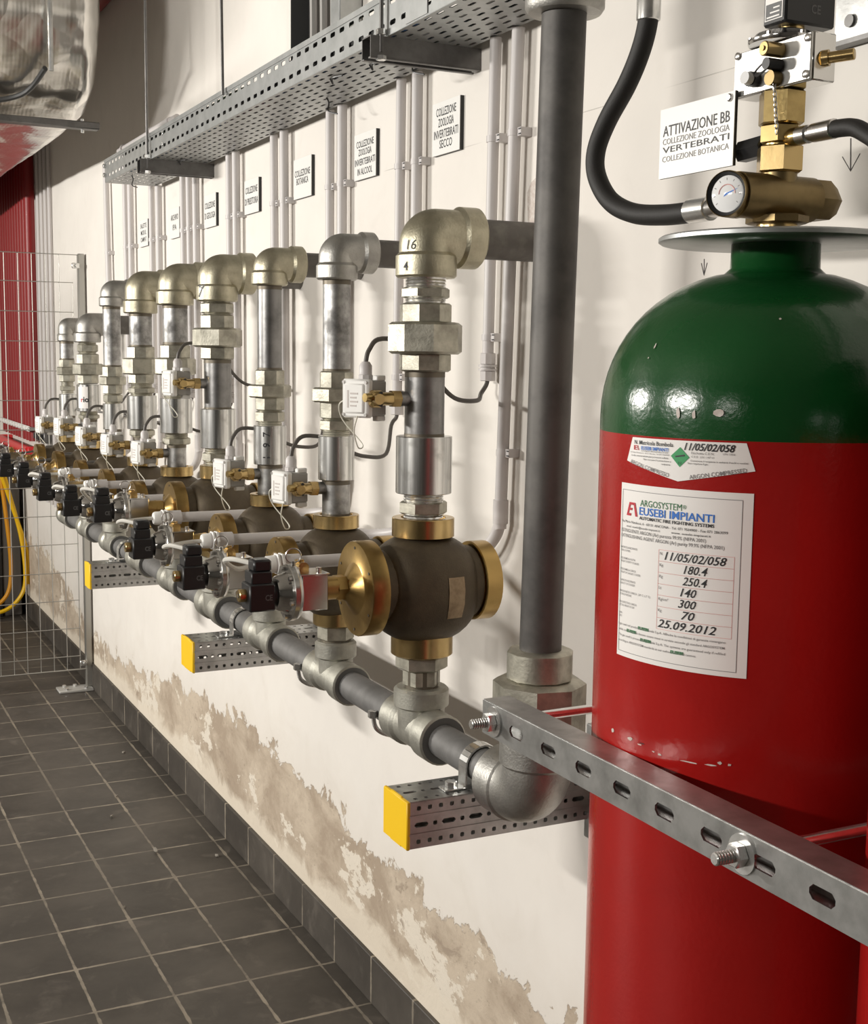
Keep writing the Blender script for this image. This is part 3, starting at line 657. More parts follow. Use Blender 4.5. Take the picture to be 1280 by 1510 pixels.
# ------------------------------------------------------------------ risers
def elbow(t, y, zh, R, rc, zc, m, xl):
    b = MB(); ra = R*.34
    arc = [(X0, y, zc+.004), (X0, y, zh-ra)] + [(X0 + ra - ra*math.cos(a), y, zh-ra+ra*math.sin(a)) for a in [PI/2*k/10 for k in range(1, 11)]] + [(X0+xl-.004, y, zh)]
    b.tube(arc, R, m, 30, smooth=False)
    hc = R*.85
    b.lathe((X0, y, zc), Z, [(0, R*.75), (0, rc-.003), (.003, rc), (hc-.003, rc), (hc+.002, R)], m, 30, c1=False)
    b.lathe((X0+xl, y, zh), -X, [(0, R*.7), (0, rc-.003), (.003, rc), (hc-.003, rc), (hc+.002, R)], m, 30, c1=False)
    return b.build('elbow', t)
def on_cyl(cx, cy, r, az, z0):
    def fn(u, v): a = az + u/r; return V((cx + r*math.cos(a), cy + r*math.sin(a), z0+v))
    return fn
SPEC = [
 dict(big=1, em='cast', sec=[('hex', 1.713, 1.676, 1.699, 1.683, .036), ('union', 1.676, 1.648, 1.601, 1.575, .0395, .0565, .0395), ('pipe', 1.575, 1.479, .030), ('coup', 1.479, 1.393, .0425), ('hex', 1.393, 1.356, 1.381, 1.361, .0365)], col=.0475, ct=1.356, fl=.0712, body=.079, sw=1.5349),
 dict(big=0, em='castgrey', sec=[('pipe', 1.726, 1.570, .0241), ('union', 1.570, 1.542, 1.516, 1.488, .0305, .0425, .0305), ('hex', 1.488, 1.458, 1.486, 1.467, .0290), ('coup', 1.458, 1.381, .0318), ('pipe', 1.381, 1.318, .0248)], col=.0405, ct=1.320, fl=.058, body=.068, sw=1.367),
 dict(big=0, em='cast', sec=[('pipe', 1.731, 1.567, .0241), ('union', 1.567, 1.538, 1.512, 1.487, .0305, .0425, .0305), ('hex', 1.487, 1.457, 1.485, 1.464, .0290), ('coup', 1.457, 1.380, .0325), ('pipe', 1.380, 1.318, .0250)], col=.0400, ct=1.321, fl=.058, body=.068, sw=1.361),
 dict(big=1, em='cast', sec=[('hex', 1.711, 1.682, 1.708, 1.685, .036), ('union', 1.682, 1.653, 1.611, 1.584, .039, .0545, .039), ('pipe', 1.584, 1.475, .0298), ('coup', 1.475, 1.388, .0395), ('hex', 1.388, 1.347, 1.378, 1.358, .0355)], col=.0415, ct=1.349, fl=.062, body=.074, sw=1.531),
 dict(big=0, em='cast', sec=[('pipe', 1.713, 1.619, .0300), ('union', 1.617, 1.585, 1.543, 1.516, .0385, .0495, .0360), ('hex', 1.516, 1.486, 1.510, 1.493, .0350), ('coup', 1.486, 1.401, .0395), ('hex', 1.401, 1.372, 1.389, 1.372, .0340), ('pipe', 1.372, 1.314, .0235)], col=.0405, ct=1.318, fl=.058, body=.068, sw=1.351),
 dict(big=0, em='cast', sec=[('pipe', 1.701, 1.613, .0300), ('union', 1.613, 1.582, 1.538, 1.513, .0385, .0495, .0360), ('hex', 1.513, 1.481, 1.503, 1.487, .0350), ('coup', 1.481, 1.391, .0400), ('hex', 1.391, 1.369, 1.389, 1.372, .0340), ('pipe', 1.369, 1.312, .0240)], col=.0415, ct=1.315, fl=.058, body=.068, sw=1.3476),
 dict(big=0, em='castgrey', sec=[('pipe', 1.729, 1.555, .0255), ('union', 1.555, 1.526, 1.500, 1.474, .0300, .0385, .0300), ('hex', 1.474, 1.446, 1.472, 1.450, .0280), ('coup', 1.446, 1.370, .0300), ('pipe', 1.370, 1.313, .0240)], col=.0345, ct=1.315, fl=.055, body=.066, sw=1.3483),
 dict(big=0, em='castgrey', low=1, sec=[('hex', 1.626, 1.590, 1.619, 1.596, .0320), ('union', 1.590, 1.559, 1.523, 1.495, .0360, .0475, .0340), ('coup', 1.493, 1.408, .0370), ('hex', 1.408, 1.382, 1.397, 1.384, .0330), ('pipe', 1.382, 1.311, .0255)], col=.0390, ct=1.313, fl=.056, body=.066, sw=1.3572),
 dict(big=0, em='castgrey', low=1, sec=[('pipe', 1.631, 1.569, .0235), ('union', 1.569, 1.544, 1.516, 1.493, .0275, .0345, .0275), ('hex', 1.493, 1.453, 1.479, 1.463, .0250), ('coup', 1.451, 1.377, .0295), ('pipe', 1.377, 1.309, .0240)], col=.0345, ct=1.311, fl=.055, body=.064, sw=1.345)]
RL = ['largest bronze valve riser, nearest the black standpipe, elbow marked 16', 'second riser from the standpipe, dull grey elbow over a long grey pipe',
      'third riser from the standpipe, long pipe and a coupling with handwriting', 'fourth riser from the standpipe, marked 7 under its elbow, dark mottled pipe low',
      'fifth riser from the standpipe, short speckled pipe under a greenish elbow', 'sixth riser from the standpipe, left of the speckled fifth one',
      'seventh riser from the standpipe, tall and slim with a long pipe', 'eighth riser from the standpipe, lower elbow and a white sticker on its coupling',
      'farthest riser, low and thin, seen against the mesh fence']
for i, sp in enumerate(SPEC):
    y = YC[i]; big = sp['big']; ax = lambda z: (X0, y, z)
    t = thing('valve_riser', RL[i], 'valve riser', (X0, y, ZM+.066), 'valve risers on the manifold')
    zh = 1.683 if sp.get('low') else 1.774
    wide = i in (0, 3, 4, 5, 7)
    R, rc, xl = (.0405, .0455, .083) if wide else (.0315, .0358, .068)
    if i == 7: R, rc = .036, .0425
    if i == 8: R, rc = .0275, .0312
    e = elbow(t, y, zh, R, rc, sp['sec'][0][1], sp['em'], xl)
    b = MB(); b.cyl((X0+xl-.01, y, zh), (WXA+.001, y, zh), .0298 if wide else .0241, 'stub', 20)
    b.build('wall_pipe', t)
    if i in (0, 3):
        b = MB(); az = math.radians(206 if i == 0 else 197)
        if i == 0:
            b.text('16', on_cyl(X0, y, R+.0006, math.radians(200), 1.752), .014, 'ink', shear=.2)
            b.text('4', on_cyl(X0, y, rc+.0006, math.radians(198), 1.722), .012, 'ink', bold=.02)
        else: b.text('7', on_cyl(X0, y, rc+.0006, math.radians(192), 1.720), .024, 'ink', bold=.03, shear=.2)
        b.build('handwriting', e)
    npipe = 0
    for s in sp['sec']:
        b = MB(); k = s[0]
        if k == 'pipe':
            top = s[1] > 1.6
            b.cyl(ax(s[2]), ax(s[1]+.004), s[3], 'pipedark' if i in (2, 0, 3) and not (i == 2 and not top) else 'pipe', 24)
            b.cyl(ax(s[1]-.008), ax(s[1]+.003), s[3]+.0004, 'thread', 24); b.cyl(ax(s[2]-.002), ax(s[2]+.004), s[3]+.0004, 'thread', 24); b.build('pipe', t)
        elif k == 'hex':
            b.lathe(ax(s[2]), Z, [(j*(s[1]-s[2])/16, s[5]*(.80 if j % 2 else .84)) for j in range(17)], 'steel' if i == 0 else 'union', 24)
            b.nut(ax(s[4]), ax(s[3]), s[5], 'union', 6, .25); b.build('hex_nipple', t)
        elif k == 'union':
            b.nut(ax(s[3]), ax(s[2]), s[6], 'union', 8 if big else 6, .55 if big else .35); u = b.build('union_nut', t)
            b = MB(); b.nut(ax(s[2]-.002), ax(s[1]), s[5], 'union', 8, .1); b.build('union_end', u)
            b = MB(); b.nut(ax(s[4]), ax(s[3]+.002), s[7], 'union', 8, .1); b.build('union_end', u)
        elif k == 'coup':
            b.lathe(ax(s[2]), Z, [(0, s[3]-.006), (0, s[3]-.0008), (.001, s[3]), (s[1]-s[2]-.001, s[3]), (s[1]-s[2], s[3]-.0008), (s[1]-s[2], s[3]-.006)], 'coupl', 32); c = b.build('coupling', t)
            if i == 2:
                b = MB(); zc_ = s[2]+.014
                for q, ch in enumerate(('1', '9', '7')): b.text(ch, (lambda z0: lambda u, v: on_cyl(X0, y, s[3]+.0006, math.radians(238), z0)(-v+.007, u))(zc_+.021*q), .014, 'ink', bold=.01)
                b.build('handwriting', c)
            if i == 7:
                b = MB(); f = on_cyl(X0, y, s[3]+.0005, math.radians(202), s[2]+.01); q = [f(.005*k_, 0) for k_ in range(8)] + [f(.005*k_, .068) for k_ in range(8)]
                b.add(q, [(k_, k_+1, k_+9, k_+8) for k_ in range(7)], 'paper'); f2 = on_cyl(X0, y, s[3]+.0009, math.radians(202), s[2]+.03)
                b.text('r', lambda u, v: f2(u+.012, v), .015, 'inkred', bold=.02); b.text('io', lambda u, v: f2(u+.020, v), .017, 'ink', bold=.03)
                b.build('sticker', c)
    # valve body with flanges
    ct = sp['ct']; hb = .029 if big else .024; cb = 1.170 if big else 1.141; zb0 = cb - (.026 if big else .019)
    zv = 1.2535 if big else 1.2265; zmid = (ct-hb+cb)/2; rz = (ct-hb-cb)/2 + .004; rxy = sp['body']; cr = sp['col']; rf = sp['fl']
    b = MB(); vs = []; fs = []; NU, NV = 32, 20
    for a in range(NV+1):
        v = -PI/2 + PI*a/NV; cvv, svv = math.cos(v), math.sin(v)
        for c in range(NU):
            u = 2*PI*c/NU; pw = lambda q, e_: math.copysign(abs(q)**e_, q)
            rr = max(cvv**.74, .02)
            vs.append((X0 + rr*rxy*1.12*pw(math.cos(u), .92), y + rr*rxy*pw(math.sin(u), .92), zmid + rz*pw(svv, .95)))
    for a in range(NV):
        for c in range(NU): c2 = (c+1) % NU; fs.append((a*NU+c, a*NU+c2, (a+1)*NU+c2, (a+1)*NU+c))
    b.add(vs, fs, 'bronze'); b.cyl((X0-.088, y, zv), (X0+.078, y, zv), rf*.78, 'bronze', 32)
    if i == 0:
        # scraped patch and casting seam on the camera side of the body
        q = []
        for z in (1.212, 1.232, 1.254, 1.274):
            for a in (-87, -81, -75, -69):
                aa = math.radians(a); sv = (z-zmid)/rz; cvv = math.sqrt(max(0, 1-sv*sv)); rr = cvv**.74*1.014
                q.append((X0 + rr*rxy*1.12*abs(math.cos(aa))**.92, y - rr*rxy*abs(math.sin(aa))**.92, z + .002*(a % 3)))
        b.add(q, [(r_*4+c_, r_*4+c_+1, r_*4+c_+5, r_*4+c_+4) for r_ in range(3) for c_ in range(3)], 'bronzescr')
    vb = b.build('valve_body', t, smooth=50)
    b = MB(); b.lathe(ax(ct-hb), Z, [(0, cr-.002), (.001, cr), (hb-.001, cr), (hb, cr-.001), (hb, cr*.72), (hb-.006, cr*.70)], 'brass', 32); b.build('brass_collar', vb)
    b = MB(); b.lathe(ax(zb0), Z, [(0, cr-.004), (.003, cr), (cb+.008-zb0, cr)], 'brass', 32); b.build('brass_collar', vb)
    fx = X0-.112; b = MB()
    b.lathe((fx-.022, y, zv), X, [(0, .014), (.008, .018), (.021, rf*.54), (.022, rf*.56), (.022, rf*.985), (.0235, rf), (.049, rf), (.050, rf*.97), (.050, rf*.8)], 'brassdull', 40, c1=False)
    for k in range(6): a = PI/6 + k*PI/3; b.cyl((fx-.001, y+rf*.86*math.cos(a), zv+rf*.86*math.sin(a)), (fx+.002, y+rf*.86*math.cos(a), zv+rf*.86*math.sin(a)), .0022, 'thread', 8)
    b.build('front_flange', vb)
    rb_ = rf*.86; b = MB(); b.lathe((X0+.076, y, zv), X, [(0, rb_*.86), (.004, rb_*.86), (.004, rb_*.97), (.0055, rb_), (.031, rb_), (.032, rb_*.97), (.032, rb_*.3)], 'brassdull', 40); b.build('rear_flange', vb)
    # nipple into the tee
    b = MB(); zt_ = ZM+.062
    if big: b.nut(ax(1.122), ax(zb0+.001), .040, 'union', 6, .1); b.cyl(ax(zt_-.01), ax(1.124), .026, 'thread', 20); b.nut(ax(zt_+.006), ax(1.122), .0295, 'union', 6, .3)
    else: b.cyl(ax(zt_-.01), ax(zb0+.002), .027, 'thread', 20); b.nut(ax(zt_+.006), ax(zb0+.001), .0325, 'union', 6, .2)
    b.build('bottom_nipple', t)
    # --- solenoid actuator
    t2 = thing('solenoid_actuator', '%s black solenoid with chrome disc, in front of the %s bronze valve' % (('nearest', 'farthest')[i//8] if i in (0, 8) else names9[i]+' from the standpipe', names9[i]), 'actuator', (.63, y, zv-.045), 'solenoid actuators in front of the valves')
    zs = zv + (.004 if big else .003)
    b = MB(); b.nut((.705, y, zs), (.722, y, zs), .0195, 'brassdull', 6); b.nut((.718, y, zs), (.736, y, zs), .0155, 'brassdull', 6, .3); b.cyl((.680, y, zs), (.708, y, zs), .0175, 'brassdull', 20); b.build('brass_fitting', t2)
    b = MB(); b.box((.646, y-.025, zs-.027), (.686, y+.025, zs+.026), 'chrome', .0012); b.box((.642, y-.027, zs+.024), (.688, y+.027, zs+.027), 'chrome', .0008); hs = b.build('housing', t2)
    b = MB(); b.cyl((.676, y-.012, zs+.026), (.676, y-.012, zs+.034), .004, 'ring', 10); b.build('screw', hs)
    b = MB(); b.cyl((.652, y+.012, zs+.026), (.652, y+.012, zs+.032), .004, 'ring', 10); b.build('screw', hs)
    b = MB(); b.lathe((.630, y, zs-.002), X, [(0, .028), (0, .0405), (.0012, .0415), (.008, .0415), (.009, .0405), (.013, .040)], 'discm', 36)
    for k in range(6): a = k*PI/3+.3; b.cyl((.625, y+.035*math.cos(a), zs-.002+.035*math.sin(a)), (.632, y+.035*math.cos(a), zs-.002+.035*math.sin(a)), .0035, 'ring', 8)
    dk = b.build('disc', t2)
    b = MB(); b.lathe((.612, y, zs-.002), X, [(0, .0165), (.0, .023), (.004, .0255), (.019, .030)], 'chrome', 32); b.cyl((.604, y, zs-.002), (.614, y, zs-.002), .018, 'black', 20); b.build('collar', dk)
    b = MB(); b.box((.569, y-.0195, zs-.024), (.608, y+.0195, zs+.016), 'black', .0022); cl = b.build('coil', t2)
    b = MB(); b.box((.573, y-.016, zs+.015), (.604, y+.016, zs+.033), 'black', .0015); b.box((.577, y-.014, zs+.032), (.604, y+.014, zs+.050), 'black', .003); b.build('plug', cl)
    b = MB(); b.text('CE', lambda u, v: V((.592+u, y-.0199, zs-.008+v)), .008, 'blackmark', .011, bold=.03); b.build('moulded_mark', cl)
    b = MB(); b.cyl((.558, y, zs-.002), (.570, y, zs-.002), .0095, 'brass', 16, ch=.0012); b.cyl((.5574, y, zs-.002), (.560, y, zs-.002), .0035, 'thread', 10); b.build('knob', t2)
    b = MB(); rp = V((.640, y-.004, zs+.052)); b.tube([rp + V((.0105*math.cos(a), -.003*math.cos(a), .0105*math.sin(a))) for a in [2*PI*k/18 for k in range(19)]], .0011, 'ring', 6, smooth=False, caps=False)
    b.cyl((.640, y-.004, zs+.03), (.640, y-.004, zs+.044), .0035, 'ring', 8); b.build('pull_ring', t2)
    b = MB(); b.cyl((.662, y+.03, zs+.012), (.662, y+.03, zs+.04), .007, 'brassdull', 10); b.cyl((.662, y+.012, zs+.03), (.662, y+.034, zs+.03), .0085, 'brassdull', 14); b.build('pilot_valve', t2)
    # lead from the gland to the plug
    yt = y+.17; zt = 1.269 if i == 0 else 1.259; xg = .655 if i < 6 else .835
    b = MB(); pts = [(xg+.012, yt, zt), (xg-.02, yt-.003, zt), (xg-.055, yt-.035, zt+.002), (min(xg-.09, .575), y+.085, zs+.035), (.565, y+.045, zs+.044), (.582, y+.01, zs+.042)]
    if i >= 6: pts = [(xg+.012, yt, zt), (xg-.03, yt, zt), (.73, yt-.05, zt-.015), (.62, y+.07, zs+.02), (.575, y+.03, zs+.035), (.585, y+.005, zs+.04)]
    b.tube(pts, .0038, 'cablewhite' if i < 6 else 'cable', 8)
    tag(b.build('solenoid_lead', loc=pts[0]), 'short cable from the white gland to the %s solenoid plug' % names9[i], 'cable', 'solenoid leads')
    # --- pressure switch
    zw = sp['sw']; rp_ = .030 if big else .0245
    t3 = thing('pressure_switch', 'white pressure switch box with brass cock on the %s riser' % names9[i], 'pressure switch', (.775, y+.03, zw-.03), 'pressure switches on the risers')
    xf = .742 if big else .752; rz_ = Matrix.Rotation(math.radians(26 if i == 0 else 13), 3, 'Z'); pv = V((xf+.03, y+.034, zw));
    def spin(m_):
        m_.v = [tuple(rz_ @ (V(q_)-pv) + pv) for q_ in m_.v]; return m_
    b = MB(); yo = y+.034
    b.box((xf+.012, yo-.0225, zw-.027), (xf+.048, yo+.0225, zw+.027), 'pvcgrey', .003)
    for sz in (-1, 1): b.box((xf+.026, yo-.022, zw+sz*.030-.004), (xf+.046, yo-.012, zw+sz*.030+.004), 'white', .0015)
    bx = spin(b).build('box', t3)
    b = MB(); b.box((xf, yo-.026, zw-.0285), (xf+.013, yo+.026, zw+.0285), 'white', .003); b.box((xf-.003, yo-.019, zw-.022), (xf+.001, yo+.019, zw+.022), 'white', .0022)
    for sy in (-1, 1):
        for sz in (-1, 1): b.cyl((xf-.0012, yo+sy*.0215, zw+sz*.0238), (xf+.001, yo+sy*.0215, zw+sz*.0238), .0026, 'ring', 10)
    cv_ = spin(b).build('cover', t3)
    b = MB()
    for r_ in range(4): b.box((xf-.0034, yo-.006-.003*(r_ % 2), zw-.012+.006*r_), (xf-.0030, yo+.006, zw-.0095+.006*r_), 'inkpale')
    b.box((xf-.0034, yo+.009, zw-.014), (xf-.0030, yo+.012, zw+.012), 'inkpale'); spin(b).build('printed_label', cv_)
    b = MB(); b.cyl((X0-rp_-.012, y, zw), (X0-rp_+.004, y, zw), .011, 'pipe', 16); b.nut((X0-rp_-.026, y, zw), (X0-rp_-.011, y, zw), .0135, 'brass', 6); b.lathe((xf+.016, y-.004, zw), X, [(0, .009), (.004, .013), (.016, .0135), (.021, .010), (max(.0225, X0-rp_-.026-xf-.016), .010)], 'brass', 16)
    b.cyl((xf+.024, y-.024, zw), (xf+.024, y, zw), .008, 'brass', 14); b.cyl((xf+.006, y-.010, zw+.002), (xf+.018, y-.008, zw+.002), .0065, 'gold', 12)
    for sz in (-1, 1): b.cyl((xf+.03, y-.013, zw+sz*.009), (xf+.03, y-.016, zw+sz*.009), .0025, 'black', 8)
    b.build('brass_cock', t3)
    b = MB(); g0 = (xf+.028, yo+.004, zw+.027); b.nut(g0, (g0[0], g0[1], g0[2]+.008), .0115, 'pvc', 8); b.lathe((g0[0], g0[1], g0[2]+.008), Z, [(0, .0098), (.013, .0098), (.019, .006)], 'pvc', 14); b.build('cable_gland', t3)
    b = MB(); b.tube([(xf+.006, yo+.024, zw-.002), (xf+.0, yo+.040, zw-.012), (xf+.008, yo+.044, zw-.035), (xf+.03, yo+.02, zw-.07), (xf+.02, yo+.012, zw-.075), (xf+.008, yo-.0, zw-.05), (xf+.004, yo-.022, zw-.026)], .0011, 'wire', 6)
    b.build('seal_wire', t3)
    ge = GEND[i]; a_ = A((g0[0], g0[1], g0[2]+.026)); ry = y*ASC; ASM = False
    b = MB(); pts = [a_, a_+V((.007, .001, .022)), a_+V((.036, .010, .042)), V((X0*ASC+.03, ry+.062, a_.z+.030)), V((X0*ASC+.055, ry+.066, min(a_.z+.008, ge.z+.008))), V((1.105, ry*.7+ge.y*.3+.03, min(ge.z-.030, a_.z-.006))), V((1.165, ry*.4+ge.y*.6+.01, min(ge.z-.036, a_.z-.004))), ge+V((-.016, -.004, -.024)), ge+V((-.002, -.0, -.006)), ge+V((0, 0, .01))]
    b.tube(pts, .0044, 'cable', 8)
    tag(b.build('switch_cable', loc=pts[0]), 'dark cable arching from the %s pressure switch to the wall conduit' % names9[i], 'cable', 'pressure switch cables'); ASM = True
for i, (dx, dy, za, zb_) in enumerate(((.0, .112, 1.045, 1.175), (0, .108, 1.045, 1.15))):
    b = MB(); b.cyl((X0+.03, YC[i]+dy, za), (X0+.03, YC[i]+dy, zb_), .0038, 'steel', 8); b.tube([(X0+.03, YC[i]+dy, za), (X0+.02, YC[i]+dy, .99), (X0, YC[i]+dy, .985), (X0-.026, YC[i]+dy, 1.0), (X0-.032, YC[i]+dy, 1.03)], .0038, 'steel', 8)
    b.nut((X0-.032, YC[i]+dy, 1.018), (X0-.032, YC[i]+dy, 1.03), .008, 'steel')
    tag(b.build('hook_bolt', loc=(X0, YC[i]+dy, .985)), 'thin zinc hook bolt around the manifold behind the %s tee' % names9[i], 'bolt', 'hook bolts on the manifold')

ASM = False
# ------------------------------------------------------------------ gas cylinders
GX, GY, GR = .98, 1.136, .187
prof = [(.0, .15), (.004, .170), (.03, GR), (1.519, GR)]
dome = [(1.519, GR)] + [(1.535 + .163*math.sin(a), GR*math.cos(a)**.84) for a in [PI/2*k/16 for k in range(0, 14)]]
dome = [p for p in dome if p[1] > .052] + [(1.692, .056), (1.699, .0485), (1.728, .048)]
def cylinder(y, label, detail=True):
    t = thing('gas_cylinder', label, 'gas cylinder', (GX, y, 0), 'gas cylinders behind the rail')
    b = MB(); b.lathe((GX, y, 0), Z, prof, 'red', 96, c1=False); bd = b.build('body', t, smooth=50); bd['label'] = 'red cylinder body'
    b = MB(); b.lathe((GX, y, 0), Z, dome, 'green', 96, c0=False); sh = b.build('shoulder', t, smooth=50); sh['label'] = 'green domed shoulder with neck'
    b = MB(); b.lathe((GX, y, 1.7255), Z, [(0, .049), (0, .125), (.002, .128), (.006, .128), (.008, .125)], 'tray', 64); b.lathe((GX, y, 1.7335), Z, [(0, .055), (.004, .052), (.007, .040)], 'ring', 40); b.build('neck_flange', t)
    return t, bd, sh
cy, bd, sh = cylinder(GY, 'red argon cylinder with green shoulder and white data labels, at right')
cylinder(GY-.44, 'second red cylinder, only a sliver at the right edge')
def CA(a_deg, z, r=GR+.0006): a = math.radians(a_deg); return V((GX + r*math.cos(a), GY + r*math.sin(a), z))
# big data label: left edge 176.9 deg .. right edge 226.2 deg
A0, A1, LZ1, LZ0 = 176.7, 226.0, 1.4675, 1.2800
def lab_fn(u0, v0, rot=0.0, r=GR+.0011):
    c, s_ = math.cos(rot), math.sin(rot)
    def fn(u, v):
        uu = u0 + u*c - v*s_; vv = v0 + u*s_ + v*c
        return CA(A0 + math.degrees(uu/GR), LZ0 + vv, r)
    return fn
LW = math.radians(A1-A0)*GR; LH = LZ1-LZ0
b = MB(); n = 24; vs = []
for k in range(n+1):
    for z in (LZ0, LZ1): vs.append(CA(A0+(A1-A0)*k/n, z))
b.add(vs, [(2*k, 2*k+2, 2*k+3, 2*k+1) for k in range(n)], 'paper')
def hline(u0, u1, v, w, m):
    k = max(1, int((u1-u0)/.006)); q = []
    f = lab_fn(0, 0, 0, GR+.0009)
    for j in range(k+1): q += [f(u0+(u1-u0)*j/k, v-w/2), f(u0+(u1-u0)*j/k, v+w/2)]
    b.add(q, [(2*j, 2*j+2, 2*j+3, 2*j+1) for j in range(k)], m)
def vline(u, v0, v1, w, m):
    f = lab_fn(0, 0, 0, GR+.0009); b.add([f(u-w/2, v0), f(u+w/2, v0), f(u+w/2, v1), f(u-w/2, v1)], [(0, 1, 2, 3)], m)
e_ = .0055
for v in (e_, LH-e_*1.3): hline(e_*.6, LW-e_*1.9, v, .0006, 'inkgrey')
for u in (e_*.6, LW-e_*1.9): vline(u, e_, LH-e_*1.3, .0006, 'inkgrey')
def T(txt, u, vf, h, m, w=None, bold=0, shear=0): b.text(txt, lab_fn(u, LH*vf), h, m, w, 'L', shear, bold)
T('ARGOSYSTEM', .0335, .882, .0068, 'inkgreen', .054); T('\u00ae', .0885, .893, .004, 'inkgreen')
T('EUSEBI IMPIANTI', .0325, .833, .0080, 'inkblue', .0905, .014)
T('AUTOMATIC FIRE FIGHTING SYSTEMS', .0325, .806, .0033, 'ink', .0905, .02)
for poly in ([(.0, 0), (.003, 0), (.0075, .0145), (.0145, .0145), (.0138, .0118), (.0095, .0118), (.0085, .0086), (.0128, .0086), (.0120, .0060), (.0076, .0060), (.0066, .0028), (.0110, .0028), (.0102, 0)], [(.0142, .0145), (.0172, .0145), (.0212, 0), (.0178, 0)]):
    f = lab_fn(.0085, LH*.818); b.add([f(*p) for p in poly], [tuple(range(len(poly)))], 'inkred')
T('Via Mario Natalucci, 6 - 60131 ANCONA - Tel. 071 9504900 - Fax 071 2863099', .003, .776, .0026, 'ink', .134)
T('email: eusebi@eusebi-impianti.it', .012, .752, .0022, 'ink', .050); T('www. eusebi-impianti.it', .076, .752, .0022, 'ink', .044)
T('ESTINGUENTE ARGON (Ar) purezza 99.9% (NFPA 2001)', .003, .722, .0036, 'inkgrey', .112, .006)
T('EXTINGUISHING AGENT ARGON (Ar) purity 99.9% (NFPA 2001)', .003, .692, .0036, 'inkgrey', .131, .006)
rows_ = [('MATRICOLA RECIPIENTE', 'SERIAL NUMBER'), ('PESO BOMBOLA VUOTA', 'WEIGHT OF EMPTY CYLINDER'), ('PESO BOMBOLA CARICA', 'WEIGHT OF CHARGED CYLINDER'), ('CAPACITA RECIPIENTE', 'CAPACITY OF CYLINDER'), ('PRESSIONE DI CARICA  (20\u00b0 C \u00b1 2\u00b0 C)', 'STORAGE PRESSURE'), ('PESO EFFETTIVO CARICA', 'ACTUAL WEIGHT OF GAS'), ('DATA', 'DATE')]
hand = ['11/05/02/058', '180.4', '250.4', '140', '300', '70', '25.09.2012']; unit = ['N.', 'Kg', 'Kg', 'Lt', 'Kg/cm\u00b2', 'Kg', '']
for k in range(7):
    vt = .655 - k*.0635
    T(rows_[k][0], .003, vt-.028, .0022, 'inkgrey', .0014*len(rows_[k][0]), .004); T(rows_[k][1], .003, vt-.046, .0022, 'inkgrey', .0013*len(rows_[k][1]))
    for v in (vt, vt-.0635): hline(.0615, .1445, LH*v, .0004, 'inkpink')
    for u in (.0615, .1445): vline(u, LH*(vt-.0635), LH*vt, .0004, 'inkpink')
    if unit[k]: T(unit[k], .0630, vt-.028, .0030, 'inkgrey')
    u0, w = {0: (.069, .068), 1: (.092, .026), 2: (.091, .027), 3: (.089, .018), 4: (.087, .020), 5: (.091, .015), 6: (.063, .066)}[k]
    T(hand[k], u0, vt-.052, .0085, 'ink', w, .008, .3)
for k, (l1) in enumerate(['I gas usati nel prodotto della Eusebi S.p.A. Affinche le condizioni di garanzia rimangano', 'valide, tutti i recipienti devono essere messi in servizio secondo gli standard ARGOSYSTEM.', 'The gas used is processed by Eusebi S.p.A. The systems are guaranteed only if refilled', 'according to ARGOSYSTEM standards at our authorised Eusebi centres.']):
    T(l1, .003, .182-.032*k, .0024, 'inkgrey', .136 if k < 3 else .106, .004)
for u, vf in ((.036, .182), (.018, .150), (.040, .118), (.080, .087)): T('EUSEBI', u, vf, .0030, 'inkgreen', .015, .05)
lb = b.build('data_label', bd); lb['label'] = 'large white rectangular data label'
# small pentagonal label: polar corners from the photograph
b = MB(); P5 = [(182.1, 1.5168), (223.2, 1.5172), (226.1, 1.4898), (201.7, 1.4752), (179.4, 1.4914)]
def poly_on(P, m, r):
    cx_ = [(a-180)*GR*PI/180 for a, z in P]; n_ = 20; lo, hi = min(cx_), max(cx_); q = []
    xs_ = sorted(set([lo + (hi-lo)*j/n_ for j in range(n_+1)] + cx_)); n_ = len(xs_)-1
    for x in xs_:
        zs_ = []
        for k in range(len(P)):
            x1, z1, x2, z2 = cx_[k], P[k][1], cx_[(k+1) % len(P)], P[(k+1) % len(P)][1]
            if min(x1, x2)-1e-9 <= x <= max(x1, x2)+1e-9 and abs(x1-x2) > 1e-9: zs_.append(z1+(z2-z1)*(x-x1)/(x2-x1))
        q += [CA(180+math.degrees(x/GR), min(zs_), r), CA(180+math.degrees(x/GR), max(zs_), r)]
    b.add(q, [(2*j, 2*j+2, 2*j+3, 2*j+1) for j in range(n_)], m)
poly_on(P5, 'paper', GR+.0006)
D = 202.2; poly_on([(D-3.3, 1.5008), (D, 1.5103), (D+3.3, 1.5003), (D, 1.4900)], 'inkgreen2', GR+.0010)
def T5(txt, a, z, h, m, a2, bold=0, shear=0, z2=None):
    w = math.radians(a2-a)*GR; rot = 0.0 if z2 is None else math.atan2(z2-z, w); w = w/math.cos(rot)
    c, s_ = math.cos(rot), math.sin(rot)
    b.text(txt, lambda u, v: CA(a + math.degrees((u*c-v*s_)/GR), z + u*s_ + v*c, GR+.0013), h, m, w, 'L', shear, bold)
T5('N. Matricola Bombola', 183.3, 1.5100, .0042, 'ink', 199.6, .010); T5('11/05/02/058', 203.6, 1.5078, .0072, 'ink', 219.9, .014, .3)
T5('EUSEBI IMPIANTI', 186.6, 1.5047, .0036, 'inkblue', 197.9, .02); T5('E\\', 183.1, 1.5040, .0046, 'inkred', 185.6, .02); T5('AUTOMATIC FIRE FIGHTING SYSTEMS', 186.6, 1.5028, .0013, 'ink', 197.9)
